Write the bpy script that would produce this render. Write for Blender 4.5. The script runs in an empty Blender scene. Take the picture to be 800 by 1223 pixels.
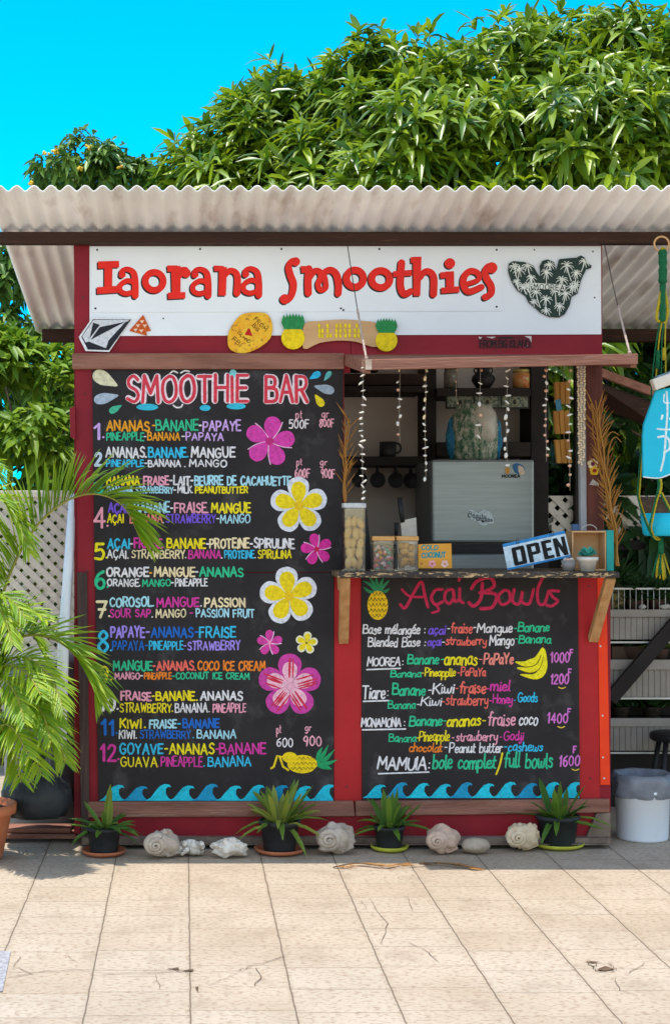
import bpy, bmesh, math, random
import numpy as np
from mathutils import Vector, Matrix, Euler, noise

random.seed(7); RNG = np.random.default_rng(7)
SC = bpy.context.scene
COL = SC.collection
R = math.radians

# ------------------------------------------------------------------ camera, sky, sun, exposure
D, F, CX, HY, HC = 7.5, 1875.0, 220.0, 620.0, 1.56     # survey of the photograph: distance, focal (px), horizon, eye height
cam = bpy.data.cameras.new("Camera"); cam_o = bpy.data.objects.new("Camera", cam); COL.objects.link(cam_o)
cam_o.location = (0, -D, HC); cam_o.rotation_euler = (R(90), 0, 0)
cam.sensor_fit = 'HORIZONTAL'; cam.sensor_width = 36; cam.lens = 36*F/800
cam.shift_x = (400-CX)/800; cam.shift_y = (HY-611.5)/800
cam.clip_start = 0.1; cam.clip_end = 1000
SC.camera = cam_o

SUN_DIR = Vector((0.13, 0.045, -1)).normalized()
w = bpy.data.worlds.new("World"); SC.world = w; w.use_nodes = True
nt = w.node_tree; nt.nodes.clear()
sky = nt.nodes.new('ShaderNodeTexSky'); sky.sky_type = 'NISHITA'; sky.sun_disc = False
sky.sun_elevation = math.asin(-SUN_DIR.z); sky.sun_rotation = math.atan2(-SUN_DIR.x, -SUN_DIR.y)
sky.air_density = 1.0; sky.dust_density = 0.6; sky.ozone_density = 1.0
tc = nt.nodes.new('ShaderNodeTexCoord'); sep = nt.nodes.new('ShaderNodeSeparateXYZ')
mr = nt.nodes.new('ShaderNodeMapRange'); mr.inputs[1].default_value = -0.1; mr.inputs[2].default_value = 0.6
tint = nt.nodes.new('ShaderNodeMix'); tint.data_type = 'RGBA'
tint.inputs[6].default_value = (1.08, 1.0, .86, 1); tint.inputs[7].default_value = (0.0, .60, .98, 1)
mul = nt.nodes.new('ShaderNodeMix'); mul.data_type = 'RGBA'; mul.blend_type = 'MULTIPLY'; mul.inputs[0].default_value = 1
bg = nt.nodes.new('ShaderNodeBackground'); bg.inputs[1].default_value = 0.15
out = nt.nodes.new('ShaderNodeOutputWorld')
L = nt.links.new
L(tc.outputs['Generated'], sep.inputs[0]); L(sep.outputs[1], mr.inputs[0]); L(mr.outputs[0], tint.inputs[0])
L(sky.outputs[0], mul.inputs[6]); L(tint.outputs[2], mul.inputs[7]); L(mul.outputs[2], bg.inputs[0]); L(bg.outputs[0], out.inputs[0])

sun = bpy.data.lights.new("Sun", 'SUN'); sun.energy = 2.05; sun.angle = R(0.5); sun.color = (1.0, 0.95, 0.87)
sun_o = bpy.data.objects.new("Sun", sun); COL.objects.link(sun_o)
sun_o.rotation_euler = SUN_DIR.to_track_quat('-Z', 'Y').to_euler(); sun_o.location = (0, 0, 20)
SC.view_settings.view_transform = 'Standard'; SC.view_settings.look = 'None'
SC.view_settings.exposure = 1.36; SC.view_settings.gamma = 1; SC.view_settings.use_curve_mapping = False

# ------------------------------------------------------------------ measuring helpers
def S(Y): return (D+Y)/F
def W(px, py, Y=0.0):
    s = S(Y); return Vector(((px-CX)*s, Y, HC-(py-HY)*s))
def lin(h):
    h = h.lstrip('#'); c = [int(h[i:i+2], 16)/255 for i in (0, 2, 4)]
    return tuple((x/12.92 if x <= .04045 else ((x+.055)/1.055)**2.4) for x in c)

# ------------------------------------------------------------------ materials
def M(name, c1, c2=None, scale=6, rough=.6, bump=0, bscale=60, stretch=(1, 1, 1), metal=0, spec=.2, lo=.35, hi=.65,
      detail=4, c3=None, s3=30, lo3=.62, hi3=.7, island=0, trans=0, alpha=1, transl=0, coat=0):
    m = bpy.data.materials.new(name); m.use_nodes = True
    t = m.node_tree; n = t.nodes; p = n['Principled BSDF']; k = t.links.new
    c1 = lin(c1) if isinstance(c1, str) else c1
    c2 = (lin(c2) if isinstance(c2, str) else c2) if c2 else tuple(x*.8 for x in c1)
    tcn = n.new('ShaderNodeTexCoord'); mp = n.new('ShaderNodeMapping'); mp.inputs['Scale'].default_value = stretch
    k(tcn.outputs['Object'], mp.inputs[0])
    no = n.new('ShaderNodeTexNoise'); no.inputs['Scale'].default_value = scale; no.inputs['Detail'].default_value = detail; no.inputs['Roughness'].default_value = .6
    k(mp.outputs[0], no.inputs[0])
    rp = n.new('ShaderNodeMapRange'); rp.inputs[1].default_value = lo; rp.inputs[2].default_value = hi; k(no.outputs[0], rp.inputs[0])
    mx = n.new('ShaderNodeMix'); mx.data_type = 'RGBA'; mx.inputs[6].default_value = (*c1, 1); mx.inputs[7].default_value = (*c2, 1)
    k(rp.outputs[0], mx.inputs[0]); col = mx.outputs[2]
    if island:
        g = n.new('ShaderNodeNewGeometry'); 
        k(g.outputs['Random Per Island'], mx.inputs[0])
    if c3:
        c3 = lin(c3) if isinstance(c3, str) else c3
        n3 = n.new('ShaderNodeTexNoise'); n3.inputs['Scale'].default_value = s3; n3.inputs['Detail'].default_value = 6; n3.inputs['Roughness'].default_value = .65
        k(mp.outputs[0], n3.inputs[0])
        r3 = n.new('ShaderNodeMapRange'); r3.inputs[1].default_value = lo3; r3.inputs[2].default_value = hi3; k(n3.outputs[0], r3.inputs[0])
        m3 = n.new('ShaderNodeMix'); m3.data_type = 'RGBA'; m3.inputs[7].default_value = (*c3, 1)
        k(r3.outputs[0], m3.inputs[0]); k(col, m3.inputs[6]); col = m3.outputs[2]
    k(col, p.inputs['Base Color'])
    p.inputs['Roughness'].default_value = rough; p.inputs['Metallic'].default_value = metal
    p.inputs['Specular IOR Level'].default_value = spec
    p.inputs['Transmission Weight'].default_value = trans; p.inputs['Alpha'].default_value = alpha
    p.inputs['Coat Weight'].default_value = coat
    if bump:
        nb = n.new('ShaderNodeTexNoise'); nb.inputs['Scale'].default_value = bscale; nb.inputs['Detail'].default_value = 5
        k(mp.outputs[0], nb.inputs[0])
        b = n.new('ShaderNodeBump'); b.inputs['Strength'].default_value = bump; b.inputs['Distance'].default_value = .01
        k(nb.outputs[0], b.inputs['Height']); k(b.outputs[0], p.inputs['Normal'])
    if transl:
        tr = n.new('ShaderNodeBsdfTranslucent'); ms = n.new('ShaderNodeMixShader'); ms.inputs[0].default_value = transl
        hs = n.new('ShaderNodeHueSaturation'); hs.inputs['Value'].default_value = 1.5; hs.inputs['Hue'].default_value = .492
        k(col, hs.inputs['Color']); k(hs.outputs[0], tr.inputs[0])
        k(p.outputs[0], ms.inputs[1]); k(tr.outputs[0], ms.inputs[2]); k(ms.outputs[0], n['Material Output'].inputs[0])
    return m

_paint = {}
def P(h, rough=.55):
    if h not in _paint:
        c = lin(h); _paint[h] = M('paint_'+h.strip('#'), tuple(min(x, .86) for x in c), tuple(x*.62 for x in c), scale=60, rough=rough, bump=.12, bscale=150, lo=.4, hi=.75)
    return _paint[h]

m_red = M('maroon_paint', (.26, .010, .021), (.21, .008, .017), scale=3, rough=.5, bump=.25, bscale=25, c3=(.26, .05, .05), s3=14, lo3=.66, hi3=.8)
m_red2 = M('bounce_lit_red', (.44, .016, .019), (.36, .012, .016), scale=3, rough=.5, bump=.25, bscale=25, c3=(.5, .09, .07), s3=14, lo3=.68, hi3=.85)  # the maroon raised in colour to paint in light bounced off the ground
m_orange = M('orange_red_paint', (.86, .055, .008), (.74, .04, .008), scale=3, rough=.5, bump=.2, bscale=30, c3=(.75, .5, .4), s3=22, lo3=.73, hi3=.76)
m_white = M('white_sheet', (.80, .83, .86), (.74, .77, .81), scale=1.6, rough=.4, bump=.04, bscale=8, c3=(.62, .6, .57), s3=7, lo3=.64, hi3=.9)
m_black = M('blackboard_paint', (.024, .021, .022), (.032, .028, .029), scale=4, rough=.7, spec=.12, bump=.15, bscale=50, c3=(.105, .098, .098), s3=6, lo3=.55, hi3=.9)
m_beam = M('dark_stained_beam', (.050, .022, .014), (.032, .016, .012), scale=3, rough=.65, bump=.5, bscale=30, stretch=(.5, 6, 6), c3=(.13, .06, .035), s3=12, lo3=.6, hi3=.75)
m_plank = M('weathered_plank', (.32, .145, .10), (.19, .08, .055), scale=4, rough=.75, bump=.6, bscale=26, stretch=(.6, 7, 7), c3=(.33, .22, .17), s3=10, lo3=.58, hi3=.72)
m_post = M('reddish_brown_post', (.15, .042, .028), (.10, .03, .022), scale=4, rough=.6, bump=.4, bscale=26, stretch=(7, 7, .6), c3=(.24, .1, .07), s3=9, lo3=.6, hi3=.8)
m_greypost = M('grey_brown_post', (.09, .055, .048), (.05, .032, .03), scale=5, rough=.8, bump=.6, bscale=24, stretch=(7, 7, .6), c3=(.2, .15, .13), s3=12)
m_pale = M('bleached_pine', (.48, .27, .12), (.36, .18, .07), scale=5, rough=.7, bump=.4, bscale=22, stretch=(6, 6, .7))
m_edge = M('worn_counter_edge', (.055, .045, .04), (.03, .025, .024), scale=4, rough=.6, bump=.5, bscale=35, stretch=(1, 3, 3), c3=(.50, .34, .17), s3=26, lo3=.53, hi3=.6)
m_conc = M('old_concrete', (.26, .19, .14), (.17, .12, .09), scale=7, rough=.9, bump=.8, bscale=30, c3=(.1, .07, .05), s3=14, lo3=.55, hi3=.7)
m_dark = M('dark_timber', (.030, .022, .019), (.018, .014, .012), scale=5, rough=.7, bump=.3, bscale=30)
m_intwall = M('dim_interior_wall', (.72, .62, .55), (.62, .53, .47), scale=2, rough=.7)
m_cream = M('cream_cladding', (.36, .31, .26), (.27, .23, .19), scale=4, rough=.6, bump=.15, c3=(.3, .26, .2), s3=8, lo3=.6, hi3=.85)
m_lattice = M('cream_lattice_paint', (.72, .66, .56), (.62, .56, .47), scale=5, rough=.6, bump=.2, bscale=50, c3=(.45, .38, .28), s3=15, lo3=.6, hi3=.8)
m_steel = M('brushed_fridge_steel', (.27, .30, .295), (.225, .25, .245), scale=3, rough=.35, metal=.35, stretch=(1, 1, 20), spec=.5)
m_blackmat = M('black_enamel', (.016, .015, .016), (.024, .022, .022), scale=8, rough=.45)
m_plasticblack = M('black_plastic', (.022, .025, .028), (.034, .036, .038), scale=9, rough=.45, bump=.2, bscale=40, c3=(.12, .11, .1), s3=14, lo3=.66, hi3=.85)
m_terra = M('terracotta', (.52, .17, .075), (.42, .13, .06), scale=8, rough=.75, bump=.3, c3=(.55, .35, .25), s3=12, lo3=.62, hi3=.8)
m_lime = M('lime_saucer', (.50, .50, .055), (.42, .42, .04), scale=8, rough=.45)
m_soil = M('potting_soil', (.04, .026, .018), (.02,   .017, .01), scale=40, rough=1, bump=1, bscale=90)
m_shell = M('sun_bleached_shell', (.52, .44, .36), (.33, .25, .19), scale=9, rough=.75, bump=.9, bscale=45, c3=(.25, .17, .12), s3=22, lo3=.56, hi3=.7)
m_shellw = M('white_shell', (.78, .74, .67), (.62, .56, .48), scale=14, rough=.5, bump=.3)
m_shellp = M('pinkish_shell', (.72, .42, .30), (.6, .33, .22), scale=14, rough=.5, bump=.3)
m_shelly = M('yellow_shell', (.75, .55, .22), (.7, .6, .4), scale=14, rough=.5, bump=.3)
m_string = M('garland_string', (.30, .24, .18), rough=.9)
m_rope = M('twisted_rope', (.55, .45, .38), (.35, .24, .2), scale=90, rough=.95, bump=.5, bscale=200)
m_dry = M('dried_palm', (.50, .25, .055), (.32, .13, .03), scale=10, rough=.7, island=1, transl=.15)
m_palm = M('palm_leaflet', (.38, .48, .018), (.13, .29, .014), rough=.42, island=1, transl=.38, spec=.4)
m_rachis = M('palm_stalk', (.33, .30, .05), (.24, .24, .04), rough=.5)
m_mango = M('mango_leaf', (.28, .38, .012), (.035, .12, .010), rough=.36, island=1, transl=.28, spec=.5)
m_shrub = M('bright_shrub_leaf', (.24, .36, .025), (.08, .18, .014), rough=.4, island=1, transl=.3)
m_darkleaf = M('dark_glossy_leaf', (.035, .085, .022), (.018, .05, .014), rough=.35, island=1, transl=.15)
m_pot_leaf = M('strap_leaf', (.14, .24, .03), (.05, .13, .025), rough=.35, island=1, transl=.2)
m_pot_leaf2 = M('yellow_striped_leaf', (.30, .33, .055), (.08, .17, .025), rough=.35, island=1, transl=.2)
m_bark = M('bark', (.16, .11, .075), (.08, .055, .04), scale=8, rough=.95, bump=1, bscale=30, stretch=(3, 3, .7))
m_fruit = M('yellow_blossom', (.72, .52, .06), (.7, .42, .04), rough=.5)
m_whitebucket = M('white_bucket_plastic', (.78, .80, .84), (.72, .75, .8), scale=3, rough=.35, c3=(.6, .6, .62), s3=6, lo3=.6, hi3=.9)
m_bag = M('grey_bin_bag', (.30, .31, .34), (.20, .21, .24), scale=12, rough=.25, bump=.6, bscale=18, transl=.3)
m_turq = M('turquoise_paint', (.012, .48, .66), (.01, .42, .60), scale=3, rough=.4, c3=(.05, .36, .48), s3=5, lo3=.6, hi3=.9)
m_teal = M('teal_box_side', (.02, .38, .36), rough=.5)
m_green_rope = M('green_macrame_cord', (.02, .19, .07), (.01, .11, .05), scale=160, rough=.95, bump=1, bscale=240)
m_yellow_rope = M('yellow_macrame_cord', (.62, .50, .03), (.46, .33, .02), scale=160, rough=.95, bump=1, bscale=240)
m_bin = M('grey_bin_plastic', (.20, .22, .24), (.15, .165, .18), scale=3, rough=.35, c3=(.34, .35, .36), s3=4, lo3=.6, hi3=.8)
m_pole = M('white_pvc', (.80, .82, .85), (.7, .72, .74), scale=3, rough=.4, c3=(.5, .46, .4), s3=7, lo3=.64, hi3=.8)
m_mat = M('teal_ground_board', (.11, .19, .18), (.08, .14, .13), scale=9, rough=.8, bump=.3)
m_nail = M('dark_nail', (.05, .045, .045), rough=.5)
m_bamboo = M('bamboo_block', (.52, .26, .06), (.36, .15, .03), scale=6, rough=.55, stretch=(8, 8, .8))
m_pearl = M('pearl_bead', (.80, .64, .42), (.72, .58, .40), scale=20, rough=.3)
m_wire = M('pale_wire', (.62, .60, .54), (.5, .48, .44), rough=.4, metal=.2)
m_kraft = M('plywood_plaque', (.62, .38, .19), (.55, .32, .15), scale=5, rough=.7, stretch=(1, 4, 4))
m_cork = M('bamboo_lid', (.60, .33, .12), (.5, .26, .08), scale=9, rough=.6, stretch=(1, 1, 6))
m_glass = M('clear_glass', (.95, .97, .97), (.93, .95, .95), rough=.03, trans=1, spec=.5)
m_cookie = M('golden_biscuit', (.66, .38, .12), (.52, .25, .06), scale=18, rough=.8, bump=.4, island=1)
m_made = M('pale_sponge_cake', (.78, .53, .22), (.66, .38, .12), scale=12, rough=.8, bump=.3)
m_stone = M('rounded_stone', (.46, .36, .27), (.33, .25, .18), scale=14, rough=.85, bump=.6, bscale=50)

def roof_mat():
    m = M('aged_roof_sheet', (.86, .84, .81), (.72, .69, .65), scale=2.2, rough=.6, bump=.2, bscale=60, c3=(.38, .28, .22), s3=5, lo3=.55, hi3=.85, stretch=(1.6, .35, 1), transl=.13)
    return m
m_roof = roof_mat()

def tile_mat():
    m = bpy.data.materials.new('terrace_tiles'); m.use_nodes = True
    t = m.node_tree; n = t.nodes; p = n['Principled BSDF']; k = t.links.new
    tcn = n.new('ShaderNodeTexCoord'); sp = n.new('ShaderNodeSeparateXYZ'); k(tcn.outputs['Object'], sp.inputs[0])
    def math_(op, a, b=None, c=None):
        q = n.new('ShaderNodeMath'); q.operation = op
        for i, v in enumerate((a, b, c)):
            if v is None: continue
            if isinstance(v, (int, float)): q.inputs[i].default_value = v
            else: k(v, q.inputs[i])
        return q.outputs[0]
    wob = n.new('ShaderNodeTexNoise'); wob.inputs['Scale'].default_value = 9; wob.inputs['Detail'].default_value = 6; k(tcn.outputs['Object'], wob.inputs[0])
    wv = math_('MULTIPLY', math_('SUBTRACT', wob.outputs[0], .5), .009)
    xs = math_('DIVIDE', math_('SUBTRACT', math_('ADD', sp.outputs[0], wv), .02), .333)
    ci = math_('FLOOR', xs)
    fx = math_('ABSOLUTE', math_('SUBTRACT', math_('FRACT', xs), .5))          # .5 at a joint
    off = math_('MULTIPLY', math_('FRACT', math_('MULTIPLY', math_('SINE', math_('MULTIPLY', ci, 12.9)), 43.7)), .08)
    ys = math_('DIVIDE', math_('ADD', math_('ADD', sp.outputs[1], wv), math_('ADD', off, .03)), .249)
    ri = math_('FLOOR', ys)
    fy = math_('ABSOLUTE', math_('SUBTRACT', math_('FRACT', ys), .5))
    jx = n.new('ShaderNodeMapRange'); jx.inputs[1].default_value = .490; jx.inputs[2].default_value = .4945; k(fx, jx.inputs[0])
    jy = n.new('ShaderNodeMapRange'); jy.inputs[1].default_value = .487; jy.inputs[2].default_value = .495; k(fy, jy.inputs[0])
    cmb = n.new('ShaderNodeCombineXYZ'); k(ci, cmb.inputs[0]); k(ri, cmb.inputs[1])
    wn = n.new('ShaderNodeTexWhiteNoise'); k(cmb.outputs[0], wn.inputs[0])
    jyv = math_('MULTIPLY', jy.outputs[0], math_('MULTIPLY_ADD', wn.outputs[0], .55, .3))
    fl = n.new('ShaderNodeTexNoise'); fl.inputs['Scale'].default_value = 62; fl.inputs['Detail'].default_value = 3
    mp = n.new('ShaderNodeMapping'); mp.inputs['Scale'].default_value = (.75, 1.0, 1); k(tcn.outputs['Object'], mp.inputs[0]); k(mp.outputs[0], fl.inputs[0])
    fr = n.new('ShaderNodeMapRange'); fr.inputs[1].default_value = .50; fr.inputs[2].default_value = .68; k(fl.outputs[0], fr.inputs[0])
    big = n.new('ShaderNodeTexNoise'); big.inputs['Scale'].default_value = 2.3; big.inputs['Detail'].default_value = 5; k(tcn.outputs['Object'], big.inputs[0])
    br = n.new('ShaderNodeMapRange'); br.inputs[1].default_value = .35; br.inputs[2].default_value = .7; k(big.outputs[0], br.inputs[0])
    def mix(f, a, b):
        q = n.new('ShaderNodeMix'); q.data_type = 'RGBA'
        for i, v in ((0, f), (6, a), (7, b)):
            if isinstance(v, tuple): q.inputs[i].default_value = (*v, 1)
            elif isinstance(v, float): q.inputs[i].default_value = v
            else: k(v, q.inputs[i])
        return q.outputs[2]
    a = mix(br.outputs[0], (.44, .352, .258), (.355, .275, .19))
    tone0 = mix(math_('MULTIPLY', wn.outputs[0], .45), a, (.46, .39, .305))
    st_n = n.new('ShaderNodeTexNoise'); st_n.inputs['Scale'].default_value = 5.5; st_n.inputs['Detail'].default_value = 8; k(tcn.outputs['Object'], st_n.inputs[0])
    st_r = n.new('ShaderNodeMapRange'); st_r.inputs[1].default_value = .54; st_r.inputs[2].default_value = .74; k(st_n.outputs[0], st_r.inputs[0])
    dx = n.new('ShaderNodeMapRange'); dx.inputs[1].default_value = .44; dx.inputs[2].default_value = .5; k(fx, dx.inputs[0])
    dirt = math_('MULTIPLY', math_('MAXIMUM', st_r.outputs[0], math_('MULTIPLY', dx.outputs[0], wob.outputs[0])), .55)
    tone = mix(dirt, tone0, (.27, .205, .14))
    b = mix(math_('MULTIPLY', fr.outputs[0], .7), tone, (.25, .16, .10))
    j = math_('MAXIMUM', math_('MULTIPLY', jx.outputs[0], .8), jyv)
    c = mix(j, b, (.10, .07, .045))
    k(c, p.inputs['Base Color']); p.inputs['Roughness'].default_value = .75; p.inputs['Specular IOR Level'].default_value = .3
    bp = n.new('ShaderNodeBump'); bp.inputs['Strength'].default_value = .35; bp.inputs['Distance'].default_value = .006
    k(math_('SUBTRACT', math_('MULTIPLY', fl.outputs[0], .5), math_('MULTIPLY', j, 1.2)), bp.inputs['Height']); k(bp.outputs[0], p.inputs['Normal'])
    return m
m_tiles = tile_mat()

def cloth_mat():
    m = M('tropical_print_cloth', (.46, .43, .35), (.05, .12, .07), scale=38, rough=.7, lo=.44, hi=.54, stretch=(1, 1, .55), c3=(.20, .25, .16), s3=60, lo3=.5, hi3=.56)
    return m
m_cloth = cloth_mat()
m_candy = M('wrapped_sweets', (.75, .45, .45), (.65, .7, .75), scale=30, rough=.4, lo=.45, hi=.55, c3=(.7, .18, .04), s3=36, lo3=.55, hi3=.6)
m_note = M('banknote_print', (.26, .27, .2), (.08, .1, .07), scale=60, rough=.8, lo=.42, hi=.55)

# ------------------------------------------------------------------ mesh builder
class MB:
    def __init__(s): s.v = []; s.f = []; s.m = []; s.mats = []; s.sm = []
    def mi(s, mat):
        if mat not in s.mats: s.mats.append(mat)
        return s.mats.index(mat)
    def add(s, vs, fs, mat, smooth=False):
        o = len(s.v); s.v += [tuple(x) for x in vs]; i = s.mi(mat)
        for f in fs: s.f.append(tuple(o+q for q in f)); s.m.append(i); s.sm.append(smooth)
    def box(s, x0, x1, y0, y1, z0, z1, mat):
        vs = [(x, y, z) for x in (x0, x1) for y in (y0, y1) for z in (z0, z1)]
        s.add(vs, [(0, 1, 3, 2), (4, 6, 7, 5), (0, 4, 5, 1), (2, 3, 7, 6), (0, 2, 6, 4), (1, 5, 7, 3)], mat)
    def bar(s, a, b, w_, h_, mat, up=(0, 0, 1)):
        a, b = Vector(a), Vector(b); d = (b-a).normalized(); u = Vector(up)
        sd = d.cross(u).normalized(); u = sd.cross(d).normalized()
        vs = [q+sd*i*w_/2+u*j*h_/2 for q in (a, b) for i in (-1, 1) for j in (-1, 1)]
        s.add(vs, [(0, 1, 3, 2), (4, 6, 7, 5), (0, 4, 5, 1), (2, 3, 7, 6), (0, 2, 6, 4), (1, 5, 7, 3)], mat)
    def prism(s, poly, Y0, Y1, mat):                 # poly in survey pixels seen at depth Y0; Y1 is the other face
        p = [W(x, y, Y0) for x, y in poly]; n = len(p)
        a = sum(p[i].x*p[(i+1) % n].z-p[(i+1) % n].x*p[i].z for i in range(n))
        if a < 0: p.reverse()
        vs = p+[Vector((q.x, Y1, q.z)) for q in p]
        s.add(vs, [tuple(range(n)), tuple(range(2*n-1, n-1, -1))]+[(i, i+n, (i+1) % n+n, (i+1) % n) for i in range(n)], mat)
    def tube(s, path, rad, mat, n=8, cap=True):
        path = [Vector(p) for p in path]
        if not hasattr(rad, '__len__'): rad = [rad]*len(path)
        vs = []; t0 = (path[1]-path[0]).normalized(); u = t0.orthogonal().normalized()
        for i, p in enumerate(path):
            t = (path[min(i+1, len(path)-1)]-path[max(i-1, 0)]).normalized()
            u = (u-t*u.dot(t)).normalized(); v = t.cross(u)
            for k in range(n):
                a = 2*math.pi*k/n; vs.append(p+(u*math.cos(a)+v*math.sin(a))*rad[i])
        fs = [(i*n+k, i*n+(k+1) % n, (i+1)*n+(k+1) % n, (i+1)*n+k) for i in range(len(path)-1) for k in range(n)]
        if cap: fs += [tuple(range(n-1, -1, -1)), tuple((len(path)-1)*n+k for k in range(n))]
        s.add(vs, fs, mat, True)
    def lathe(s, c, prof, mat, n=28, wob=0, seed=0, sx=1, sy=1):
        c = Vector(c); vs = []
        for i, (r, z) in enumerate(prof):
            for k in range(n):
                a = 2*math.pi*k/n; rr = r
                if wob: rr = r*(1+wob*noise.noise(Vector((math.cos(a)*3+seed, math.sin(a)*3, z*18+seed))))
                vs.append(c+Vector((math.cos(a)*rr*sx, math.sin(a)*rr*sy, z)))
        fs = [(i*n+k, i*n+(k+1) % n, (i+1)*n+(k+1) % n, (i+1)*n+k) for i in range(len(prof)-1) for k in range(n)]
        s.add(vs, fs, mat, True)
    def ball(s, c, r, mat, n=10, m=7, wob=0, seed=0, rot=None):
        c = Vector(c); r = Vector(r) if hasattr(r, '__len__') else Vector((r, r, r)); vs = []
        for i in range(m+1):
            th = math.pi*i/m
            for k in range(n):
                a = 2*math.pi*k/n; d = Vector((math.sin(th)*math.cos(a), math.sin(th)*math.sin(a), math.cos(th)))
                f = 1+wob*noise.noise(d*2.2+Vector((seed, seed*.7, 0)))
                q = Vector((d.x*r.x, d.y*r.y, d.z*r.z))*f
                if rot: q = rot @ q
                vs.append(c+q)
        s.add(vs, [(i*n+k, (i+1)*n+k, (i+1)*n+(k+1) % n, i*n+(k+1) % n) for i in range(m) for k in range(n)], mat, True)
    def stroke(s, pts, r, Y, mat, h=.0012, xf=None):  # a brush stroke: flattened ridge with round ends on a board at depth Y
        P2 = []
        for p in pts:
            if not P2 or math.hypot(p[0]-P2[-1][0], p[1]-P2[-1][1]) > .05: P2.append((p[0], p[1]))
        if len(P2) == 1: P2.append((P2[0][0]+.06, P2[0][1]))
        n = len(P2); rs = list(r) if hasattr(r, '__len__') else [r]*n
        if len(rs) != n: rs = [rs[min(len(rs)-1, int(i*len(rs)/n))] for i in range(n)]
        st = []
        def tan(i):
            a = P2[max(i-1, 0)]; b = P2[min(i+1, n-1)]; l = math.hypot(b[0]-a[0], b[1]-a[1]) or 1
            return ((b[0]-a[0])/l, (b[1]-a[1])/l)
        t = tan(0)
        for e, ww in ((1, .05), (.87, .5), (.5, .87)): st.append((P2[0][0]-t[0]*e*rs[0], P2[0][1]-t[1]*e*rs[0], t, ww*rs[0], ww))
        for i in range(n): st.append((P2[i][0], P2[i][1], tan(i), rs[i], 1))
        t = tan(n-1)
        for e, ww in ((.5, .87), (.87, .5), (1, .05)): st.append((P2[-1][0]+t[0]*e*rs[-1], P2[-1][1]+t[1]*e*rs[-1], t, ww*rs[-1], ww))
        prof = ((-1, 0), (-.75, .75), (0, 1), (.75, .75), (1, 0)); vs = []
        for x, y, t, ww, hh in st:
            for u, g in prof:
                px, py = x-t[1]*u*ww, y+t[0]*u*ww
                if xf: px, py = xf(px, py)
                q = W(px, py, Y); q.y = Y+.0003-h*g*hh; vs.append(q)
        m = len(prof)
        s.add(vs, [(i*m+k, i*m+k+1, (i+1)*m+k+1, (i+1)*m+k) for i in range(len(st)-1) for k in range(m-1)], mat, True)
    def leaves(s, base, dirv, up, Ln, Wd, droop, mat, prof=(.12, 1, .8, .04), ts=(0, .3, .65, 1), fold=.25):
        base, dirv, up = (np.asarray(a, float).reshape(-1, 3) for a in (base, dirv, up)); N = len(base)
        Ln, Wd, droop = (np.broadcast_to(np.asarray(a, float), (N,))[:, None] for a in (Ln, Wd, droop))
        dirv = dirv/np.linalg.norm(dirv, axis=1, keepdims=True)
        sd = np.cross(dirv, up); sd /= np.linalg.norm(sd, axis=1, keepdims=True)+1e-9
        nu = np.cross(sd, dirv); V = np.zeros((N, len(ts), 3, 3))
        for i, (t, wf) in enumerate(zip(ts, prof)):
            c = base+dirv*Ln*t; c[:, 2:3] -= droop*Ln*t*t
            V[:, i, 1] = c-nu*Wd*wf*fold; V[:, i, 0] = c-sd*Wd*wf*.5; V[:, i, 2] = c+sd*Wd*wf*.5
        q = len(ts)*3; o = len(s.v); mi = s.mi(mat)
        s.v += [tuple(x) for x in V.reshape(-1, 3).tolist()]
        pat = [(i*3+k, i*3+k+1, (i+1)*3+k+1, (i+1)*3+k) for i in range(len(ts)-1) for k in (0, 1)]
        for j in range(N):
            b = o+j*q
            for f in pat: s.f.append((b+f[0], b+f[1], b+f[2], b+f[3]))
        s.m += [mi]*(N*len(pat)); s.sm += [True]*(N*len(pat))
    def bounds(s):
        a = np.array(s.v); return a.min(0), a.max(0)
    def mesh(s, name, org=(0, 0, 0)):
        me = bpy.data.meshes.new(name); o = Vector(org)
        me.from_pydata([(x-o.x, y-o.y, z-o.z) for x, y, z in s.v], [], s.f)
        for m in s.mats: me.materials.append(m)
        me.polygons.foreach_set('material_index', s.m); me.polygons.foreach_set('use_smooth', s.sm)
        me.update(); return me
    def build(s, name, parent=None, label=None, cat=None, group=None, kind=None, bevel=0):
        if parent is not None: org = world_loc(parent)
        elif kind: org = Vector((0, 0, 0))
        else:
            a, b = s.bounds(); org = Vector(((a[0]+b[0])/2, (a[1]+b[1])/2, a[2]))
        o = bpy.data.objects.new(name, s.mesh(name, org)); COL.objects.link(o)
        if parent is not None: o.parent = parent
        else: o.location = org
        tag(o, label, cat, group, kind)
        if bevel:
            b = o.modifiers.new('soft_edges', 'BEVEL'); b.width = bevel; b.segments = 2; b.limit_method = 'ANGLE'; b.angle_limit = R(40)
        return o
def world_loc(o):
    v = Vector(o.location)
    while o.parent: o = o.parent; v += Vector(o.location)
    return v
def tag(o, label=None, cat=None, group=None, kind=None):
    for k_, v_ in (('label', label), ('category', cat), ('group', group), ('kind', kind)):
        if v_: o[k_] = v_
def thing(name, label, cat, loc=(0, 0, 0), group=None):
    o = bpy.data.objects.new(name, None); COL.objects.link(o); o.location = loc; o.empty_display_size = .1
    tag(o, label, cat, group); return o
def rect(x0, y0, x1, y1): return [(x0, y0), (x1, y0), (x1, y1), (x0, y1)]
def circ(cx, cy, rx, ry=None, n=20, a0=0): ry = ry or rx; return [(cx+rx*math.cos(2*math.pi*i/n+a0), cy+ry*math.sin(2*math.pi*i/n+a0)) for i in range(n)]
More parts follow.
